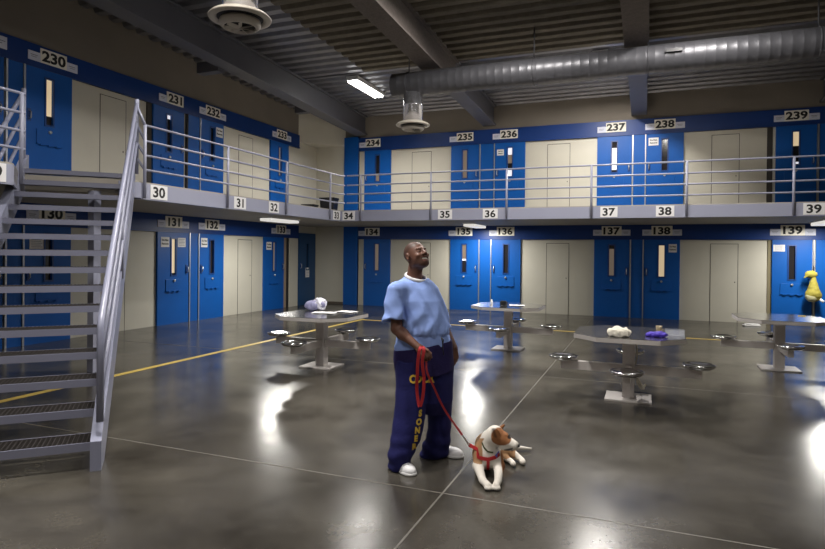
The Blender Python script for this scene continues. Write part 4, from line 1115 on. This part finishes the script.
def dog_col(v):
    x, y, z = v[:, 0], v[:, 1], v[:, 2]; c = np.tile(A3(*WHT), (len(v), 1))
    px = x/((1+y/4.42)/133.7)+498.8; py = 251.8-(z-1.65)/((1+y/4.42)/133.7)
    wob = 1.1*fbm(v, 40, 9)
    def put(m, col): 
        m = np.clip(m, 0, 1)[:, None]; c[:] = c*(1-m)+A3(*col)*m
    s = lambda d_: np.clip(0.5+d_*1.2, 0, 1)
    # back and flank (left edge, behind the white neck)
    put(s(482.5-px+wob+0.6*np.maximum(0, (440-py)))*(y < 0.2)*((z > 0.10)|(y > 0.02))*((py > 437)), TAN)
    put((y > 0.10)*(z > 0.10)*1.0, BRN)
    put((y > 0.2)*(px < 523)*(z > 0.035)*s(522.5-px+wob), TAN)
    put(s(px-501.5+wob*0.6)*(py > 449)*(y < 0.12)*(z > 0.05), BRN)
    # face patch
    nearp = (y < -0.035)*s(9.8-np.hypot((px-501.0)*0.95, (py-434.8)*1.08)+0.5*wob)
    put(nearp*(y < -0.03), BRN)
    put(s(8-np.hypot(px-503, (py-433)*1.0))*(y > 0.0)*(z > 0.2)*(px > 500), BRN)
    put(1.0*(y > -0.015)*(px > 499.5)*(py < 428.5)*(z > 0.2), BRN)
    eye = s(2.0-np.hypot(px-509.0, (py-435.8)*1.2))*(y < -0.08); put(eye, (0.015, 0.008, 0.006))
    mo = s(1.0-np.abs(py-(448.3-0.25*(px-507))))*(px > 504)*(px < 512)*(y < -0.08); put(mo*0.9, (0.02, 0.012, 0.012))
    earin = s(1.3-np.abs((px-492.8)-(py-428)*0.35))*(py > 427)*(py < 436)*(y < -0.08); put(earin*0.6, (0.05, 0.02, 0.012))
    return c
M_fur = colmat('short_fur', 0.75, bump=0.12, bscale=260, spec=0.2)
dbody = organic('body', dog_f, (-0.30, -0.40, -0.01), (0.46, 0.62, 0.42), 0.0042, M_fur, dog, dog_col, smooth=1)
M_black = mat('wet_black', (0.012, 0.011, 0.012), 0.25)
organic('nose', lambda P: ell(P, nose, (0.015, 0.013, 0.013)), A3(*nose)-0.03, A3(*nose)+0.03, 0.0035, M_black, dog)
e_ = march(dog_f, [(dp(508.9, 435.6, -0.12)[0], dp(508.9, 435.6, -0.12)[2])], -0.4, -0.002)[0]
organic('eye', lambda P: sph(P, e_, 0.0085), e_-0.02, e_+0.02, 0.003, M_black, dog)
# claws
cl = MB()
for pp in (484.0, 491.8):
    for t in (-0.021, -0.007, 0.007, 0.021):
        x_, y_, z_ = dz(pp, 0.010, -0.340); y_ += abs(t)*0.5
        cl.tube([(x_+t, y_, z_+0.003), (x_+t, y_-0.008, z_-0.004)], [0.003, 0.0012], 6)
cl.build('claws', M_black, dog)
def strapfit(f, pts, r, flat, name, m, parent, closed=False, off=0.004, n=6, y0=-0.5):
    dense = []
    for a, b in zip(pts, pts[1:]):
        for k in range(n): dense.append((a[0]+(b[0]-a[0])*k/n, a[1]+(b[1]-a[1])*k/n))
    dense.append(pts[-1])
    P = march(f, dense, y0, off)
    return MB().tube([tuple(p) for p in P], r, 8, flat=flat).build(name, m, parent)
# the harness and the collar are worn, so they belong to the dog
M_red = mat('red_webbing', (0.42, 0.016, 0.022), 0.7, bump=0.2, bscale=150)
M_dred = mat('dark_red_webbing', (0.30, 0.014, 0.018), 0.7, bump=0.2, bscale=150)
dx = lambda px, py, dy=-0.08: (dp(px, py, dy)[0], dp(px, py, dy)[2])
hz = strapfit(dog_f, [dx(474.2, 452.5), dx(475.8, 456.2), dx(488, 457.5), dx(496, 455.5), dx(501.5, 453.5)], 0.013, 0.35, 'harness', M_red, dog)
def ribbon(pts, nrm, w, t, name, m, parent):
    """flat strap through pts, wide across direction nrm"""
    pts = [Vector(p) for p in pts]; b = MB(); rows = []
    for i, p in enumerate(pts):
        tg = (pts[min(i+1, len(pts)-1)]-pts[max(i-1, 0)]).normalized(); wv = Vector(nrm); wv = (wv-tg*wv.dot(tg)).normalized(); th = tg.cross(wv)
        rows.append([b.bm.verts.new(p+wv*w/2*a+th*t/2*c) for a, c in ((-1, -1), (1, -1), (1, 1), (-1, 1))])
    for r0, r1 in zip(rows, rows[1:]):
        for k in range(4): b.bm.faces.new([r0[k], r0[(k+1) % 4], r1[(k+1) % 4], r1[k]])
    b.bm.faces.new(rows[0]); b.bm.faces.new(rows[-1][::-1])
    return b.build(name, m, parent)
COL.objects.unlink(hz); bpy.data.objects.remove(hz)
def fit(f, pts, off=0.005, n=6, y0=-0.5):
    dense = []
    for a, b in zip(pts, pts[1:]):
        for k in range(n): dense.append((a[0]+(b[0]-a[0])*k/n, a[1]+(b[1]-a[1])*k/n))
    dense.append(pts[-1]); return [tuple(p) for p in march(f, dense, y0, off)]
hs = empty('harness', (0, 0, 0)); hs.parent = dog
ribbon(fit(dog_f, [dx(477.8, 456.3), dx(480, 457.0), dx(488, 457.8), dx(496, 456), dx(500.5, 454)]), (0, 0, 1), 0.026, 0.004, 'chest_strap', M_red, hs)
ribbon(fit(dog_f, [dx(488.3, 458.5), dx(488.6, 466), dx(489.0, 471)]), (1, 0, 0), 0.022, 0.004, 'belly_strap', M_red, hs)
q1 = fit(dog_f, [dx(478.5, 456.3), dx(478.0, 450)]); q2 = dp(471.0, 443.5, 0.03)
ribbon([q2]+q1[::-1], (0, 0.3, 1), 0.026, 0.004, 'shoulder_strap', M_red, hs)
q1 = fit(dog_f, [dx(496.0, 455.2), dx(500.0, 452.2)], off=0.008)
ribbon(q1, (0, 0, 1), 0.022, 0.004, 'tag_strap', mat('blue_webbing', (0.12, 0.15, 0.50), 0.6), hs)
ribbon(fit(dog_f, [dx(482.5, 442.5), dx(484.5, 447.0), dx(488.0, 450.3), dx(493.5, 451.5)], off=0.003), (0, 0, 1), 0.011, 0.004, 'collar', mat('olive_collar', (0.07, 0.08, 0.03), 0.6), dog)

# ================================================================== the leash
leash = empty('dog_leash', MO, VR, 'red leash looped round the wrist of the man and clipped to the dog harness', 'leash')
M2D = (Matrix.Translation(MO) @ Matrix.Rotation(VR, 4, 'Z')).inverted() @ (Matrix.Translation(DO) @ Matrix.Rotation(VR, 4, 'Z'))
clip_end = M2D @ Vector(dp(470.2, 442.5, 0.02))
def bez(pts, n=10):
    pts = [Vector(p) for p in pts]; out = []
    P = [pts[0]]+pts+[pts[-1]]
    for i in range(1, len(P)-2):
        p0, p1, p2, p3 = P[i-1:i+3]
        for k in range(n):
            t = k/n; out.append(0.5*((2*p1)+(-p0+p2)*t+(2*p0-5*p1+4*p2-p3)*t*t+(-p0+3*p1-3*p2+p3)*t**3))
    out.append(pts[-1]); return out
# loop over the wrist, hanging to the knee
wr = Vector(rwr)
ribbon(bez([mp(424, 377, -0.26), mp(422, 362, -0.285), mp(423.5, 350, -0.285), mp(421.5, 346.5, -0.26), mp(419.0, 350, -0.290), mp(417.6, 362, -0.29), mp(417.2, 373, -0.28), mp(416.9, 388, -0.25), mp(418.3, 400, -0.25), mp(420.0, 406.5, -0.255), mp(422.3, 400, -0.26), mp(423.8, 388, -0.265), mp(424, 377, -0.265)]), (1, 0.1, 0), 0.023, 0.003, 'wrist_loop', M_red, leash)
ribbon(bez([mp(426, 361, -0.25), mp(427, 372, -0.27), mp(434, 387, -0.25), mp(445, 409, -0.20), tuple(M2D @ Vector(dp(463.5, 434.0, -0.02)))]), (1, 0.1, 0.5), 0.015, 0.004, 'strap', M_dred, leash)
a, b_ = M2D @ Vector(dp(463.5, 434.0, -0.02)), clip_end
MB().tube([a, a*0.6+b_*0.4, b_], [0.006, 0.008, 0.004], 8).tube([b_+Vector((0.010*math.cos(t), 0, 0.013*math.sin(t))) for t in [2*PI*k/14 for k in range(14)]], 0.0028, 6, closed=True).build('clip', M_silver, leash)

# ================================================================== things lying about
def crumple(name, c, r, m, parent=None, seed=0, amp=0.2, flat=0.0, h=0.008, fs=40, label=None, cat=None):
    c = A3(*c); r = A3(*r)
    def f(P):
        d = ell(P, c, r)
        d = d + amp*float(min(r))*fbm(P, fs, seed) + amp*0.6*float(min(r))*np.abs(fbm(P, fs*2.1, seed+5))
        return smax(d, flat-P[:, 2], 0.003)
    return organic(name, f, c-r*1.5-0.02, c+r*1.5+0.02, h, m, parent, smooth=1, slack=2.5)
M_bagw = mat('white_plastic_film', (0.62, 0.62, 0.70), 0.25, var=0.2, vscale=14, bump=0.6, bscale=30, coat=0.4)
M_bagp = mat('violet_grey_cloth', (0.20, 0.20, 0.33), 0.6, var=0.4, vscale=16, bump=0.4, bscale=40)
z = 0.76
bag = empty('plastic_bundle', (-4.62, 7.78, z), 0.35, 'white and violet bundle in clear plastic on the table left of the man', 'bag')
crumple('bundle_cloth', (-0.05, 0, 0.075), (0.13, 0.10, 0.08), M_bagp, bag, 1)
crumple('plastic_wrap', (0.055, 0.0, 0.095), (0.105, 0.095, 0.10), M_bagw, bag, 2, amp=0.3)
crumple('cloth_fold', (0.10, -0.06, 0.095), (0.05, 0.04, 0.05), M_bagp, bag, 6, amp=0.3)
def sheets(name, pts, label, group=None):
    for i, (x, y, rz, w, h, lab) in enumerate(pts):
        b = MB(); n = 6; rows = []
        for a in range(n+1):
            rows.append([b.bm.verts.new((-w/2+w*a/n, -h/2+h*c/n, 0.004+0.006*abs(math.sin(a*1.3+c*0.9+i)))) for c in range(n+1)])
        for a in range(n):
            for c in range(n): b.bm.faces.new([rows[a][c], rows[a+1][c], rows[a+1][c+1], rows[a][c+1]])
        o = b.build(name, M_paper); o.location = (x, y, z+0.002); o.rotation_euler = (0, 0, rz); tag(o, lab, 'paper', group)
        md = o.modifiers.new('thick', 'SOLIDIFY'); md.thickness = 0.002
sheets('paper_sheet', [(-4.32, 7.50, 0.3, 0.34, 0.22, 'loose white paper sheet nearest the bundle on the table left of the man'), (-4.10, 7.78, -0.2, 0.28, 0.20, 'white paper sheet further back on the table left of the man'),
                       (-2.04, 10.05, 0.2, 0.26, 0.18, 'white paper on the table behind the man, right of the dark box')], '')
o = MB().box(-0.055, 0.055, -0.04, 0.04, 0, 0.075, bevel=0.008).box(-0.04, 0.04, -0.025, 0.025, 0.075, 0.082).build('radio', M_blackmetal, loc=(-2.26, 10.0, z)); tag(o, 'small dark box on the table behind the man', 'box')
o = MB().lathe([(0.02, 0), (0.022, 0.05), (0.012, 0.06), (0.012, 0.08)], seg=14).build('small_bottle', M_paper, loc=(-2.52, 10.22, z)); tag(o, 'tiny white bottle at the left side of the table behind the man', 'bottle')
M_towel = mat('white_towel', (0.70, 0.66, 0.56), 0.9, var=0.08, vscale=20, bump=0.8, bscale=55)
M_violet = mat('violet_cloth', (0.045, 0.02, 0.36), 0.75, var=0.4, vscale=25, bump=0.8, bscale=50)
tw = crumple('towel', (0, 0, 0.045), (0.135, 0.10, 0.060), M_towel, None, 3, amp=0.35, h=0.007, fs=36, flat=0.002); tw.location = (-0.26, 6.82, z); tag(tw, 'crumpled white towel heaped at the front edge of the table', 'towel')
tv = crumple('cloth', (0, 0, 0.022), (0.115, 0.07, 0.036), M_violet, None, 4, amp=0.5, h=0.006, fs=55, flat=0.001); tv.location = (0.12, 6.98, z); tag(tv, 'crumpled violet blue cloth on the table, right of the white towel', 'cloth')
o = MB().lathe([(0.028, 0), (0.034, 0.075), (0.036, 0.078), (0.030, 0.078), (0.026, 0.006), (0.01, 0.005)], seg=20).build('cup', mat('tan_plastic', (0.42, 0.33, 0.2), 0.5), loc=(0.15, 7.34, z)); tag(o, 'small tan cup behind the violet cloth', 'cup')
M_clear = bpy.data.materials.new('clear_plastic'); M_clear.use_nodes = True
_b = M_clear.node_tree.nodes['Principled BSDF']; _b.inputs['Base Color'].default_value = (0.75, 0.78, 0.85, 1); _b.inputs['Roughness'].default_value = 0.15; _b.inputs['Alpha'].default_value = 0.18
tub = MB(); 
for (a0, a1, b0, b1, c0, c1) in ((-.10, .10, -.07, .07, 0, .004), (-.10, -.096, -.07, .07, .004, .06), (.096, .10, -.07, .07, .004, .06), (-.096, .096, -.07, -.066, .004, .06), (-.096, .096, .066, .07, .004, .06)): tub.box(a0, a1, b0, b1, c0, c1)
o = tub.build('plastic_tub', M_clear, loc=(0.31, 7.22, z)); tag(o, 'shallow clear plastic tub at the right of the table with the violet cloth', 'tub')
# white cord hanging behind the column of that table
cd_ = MB()
cd_.tube(bez([(-0.02, 0.14, 0.705), (0.02, 0.10, 0.52), (0.0, 0.12, 0.36), (0.05, 0.05, 0.22), (0.10, 0.02, 0.14), (0.14, 0.03, 0.17), (0.10, 0.06, 0.12), (0.05, 0.05, 0.20)]), 0.013, 6)
cd_.tube(bez([(0.03, 0.14, 0.705), (0.05, 0.10, 0.50), (0.03, 0.12, 0.34), (0.08, 0.05, 0.20), (0.13, 0.0, 0.13), (0.07, 0.01, 0.15)]), 0.009, 6)
o = cd_.build('cord', M_towel, loc=(-0.13, 7.22, 0)); tag(o, 'white knotted cord hanging under the table with the white towel', 'cord')
o = MB().box(-0.05, 0.05, -0.015, 0.015, 0, 0.012, bevel=0.004).build('marker', mat('yellow_plastic', (0.5, 0.38, 0.08), 0.5), loc=(2.18, 10.35, z)); tag(o, 'small yellow stick on the table at the right edge', 'pen')
# white folded thing on the floor by the wall
sh = empty('folded_towel', (2.34, 15.92, 0), 0.2, 'white folded towel on the floor at the foot of the back wall', 'towel')
MB().box(-0.18, 0.18, -0.09, 0.09, 0.0, 0.03, bevel=0.012).build('lower_fold', M_paper, sh)
MB().box(-0.14, 0.16, -0.08, 0.07, 0.03, 0.055, bevel=0.012).build('upper_fold', M_paper, sh)
# yellow net bag hanging from the edge of door 139
M_yb = mat('yellow_net_cloth', (0.34, 0.29, 0.045), 0.8, var=0.3, vscale=30, bump=0.7, bscale=60)
M_ybp = mat('pale_net_cloth', (0.55, 0.52, 0.30), 0.8, var=0.2, vscale=30, bump=0.6, bscale=60)
yb = empty('net_bag', (3.66, 16.32, 0), 0, 'yellow drawstring bag hanging beside door 139', 'bag')
def ybf(P):
    d = cone(P, (0, 0, 1.16), (0.0, 0, 0.80), 0.045, 0.145)
    d = smin(d, ell(P, (0, 0, 0.74), (0.17, 0.12, 0.15)), 0.05)
    d = smin(d, ell(P, (-0.05, -0.01, 1.24), (0.13, 0.07, 0.085)), 0.02)
    d = smin(d, cone(P, (-0.10, -0.02, 1.24), (-0.19, -0.03, 1.15), 0.05, 0.02), 0.02)
    return d + 0.008*fbm(P, 35, 31)
organic('bag_body', ybf, (-0.28, -0.2, 0.52), (0.24, 0.18, 1.42), 0.012, M_yb, yb, smooth=1)
organic('bag_bottom', lambda P: ell(P, (-0.03, -0.015, 0.715), (0.14, 0.118, 0.125))+0.006*fbm(P, 35, 33), (-0.25, -0.2, 0.52), (0.2, 0.18, 0.9), 0.012, M_ybp, yb, smooth=1)
MB().tube([(0.0, -0.02, 1.28), (0.02, 0.05, 1.40), (0.03, 0.16, 1.42)], 0.012, 8).build('drawstring', M_blackmetal, yb)
MB().tube([(0.12, -0.06, 0.66), (0.19, -0.08, 0.60)], [0.03, 0.036], 10).build('bag_tag', M_paper, yb)
# dark bins on the gallery corner
def bin_(x, y, w, h, label):
    t = empty('storage_bin', (x, y, Z2), 0.1, label, 'bin')
    MB().hexa([(-w*.42, -w*.32, 0), (w*.42, -w*.32, 0), (w*.42, w*.32, 0), (-w*.42, w*.32, 0)], [(-w/2, -w*.38, h), (w/2, -w*.38, h), (w/2, w*.38, h), (-w/2, w*.38, h)]).build('bin_body', M_blackmetal, t)
    MB().box(-w*.54, w*.54, -w*.42, w*.42, h, h+0.05, bevel=0.015).build('lid', M_blackmetal, t)
bin_(-9.32, 15.25, 0.40, 0.36, 'low black storage bin on the upper gallery corner, left one')
bin_(-8.98, 15.80, 0.46, 0.60, 'taller black storage bin on the upper gallery corner, right one')
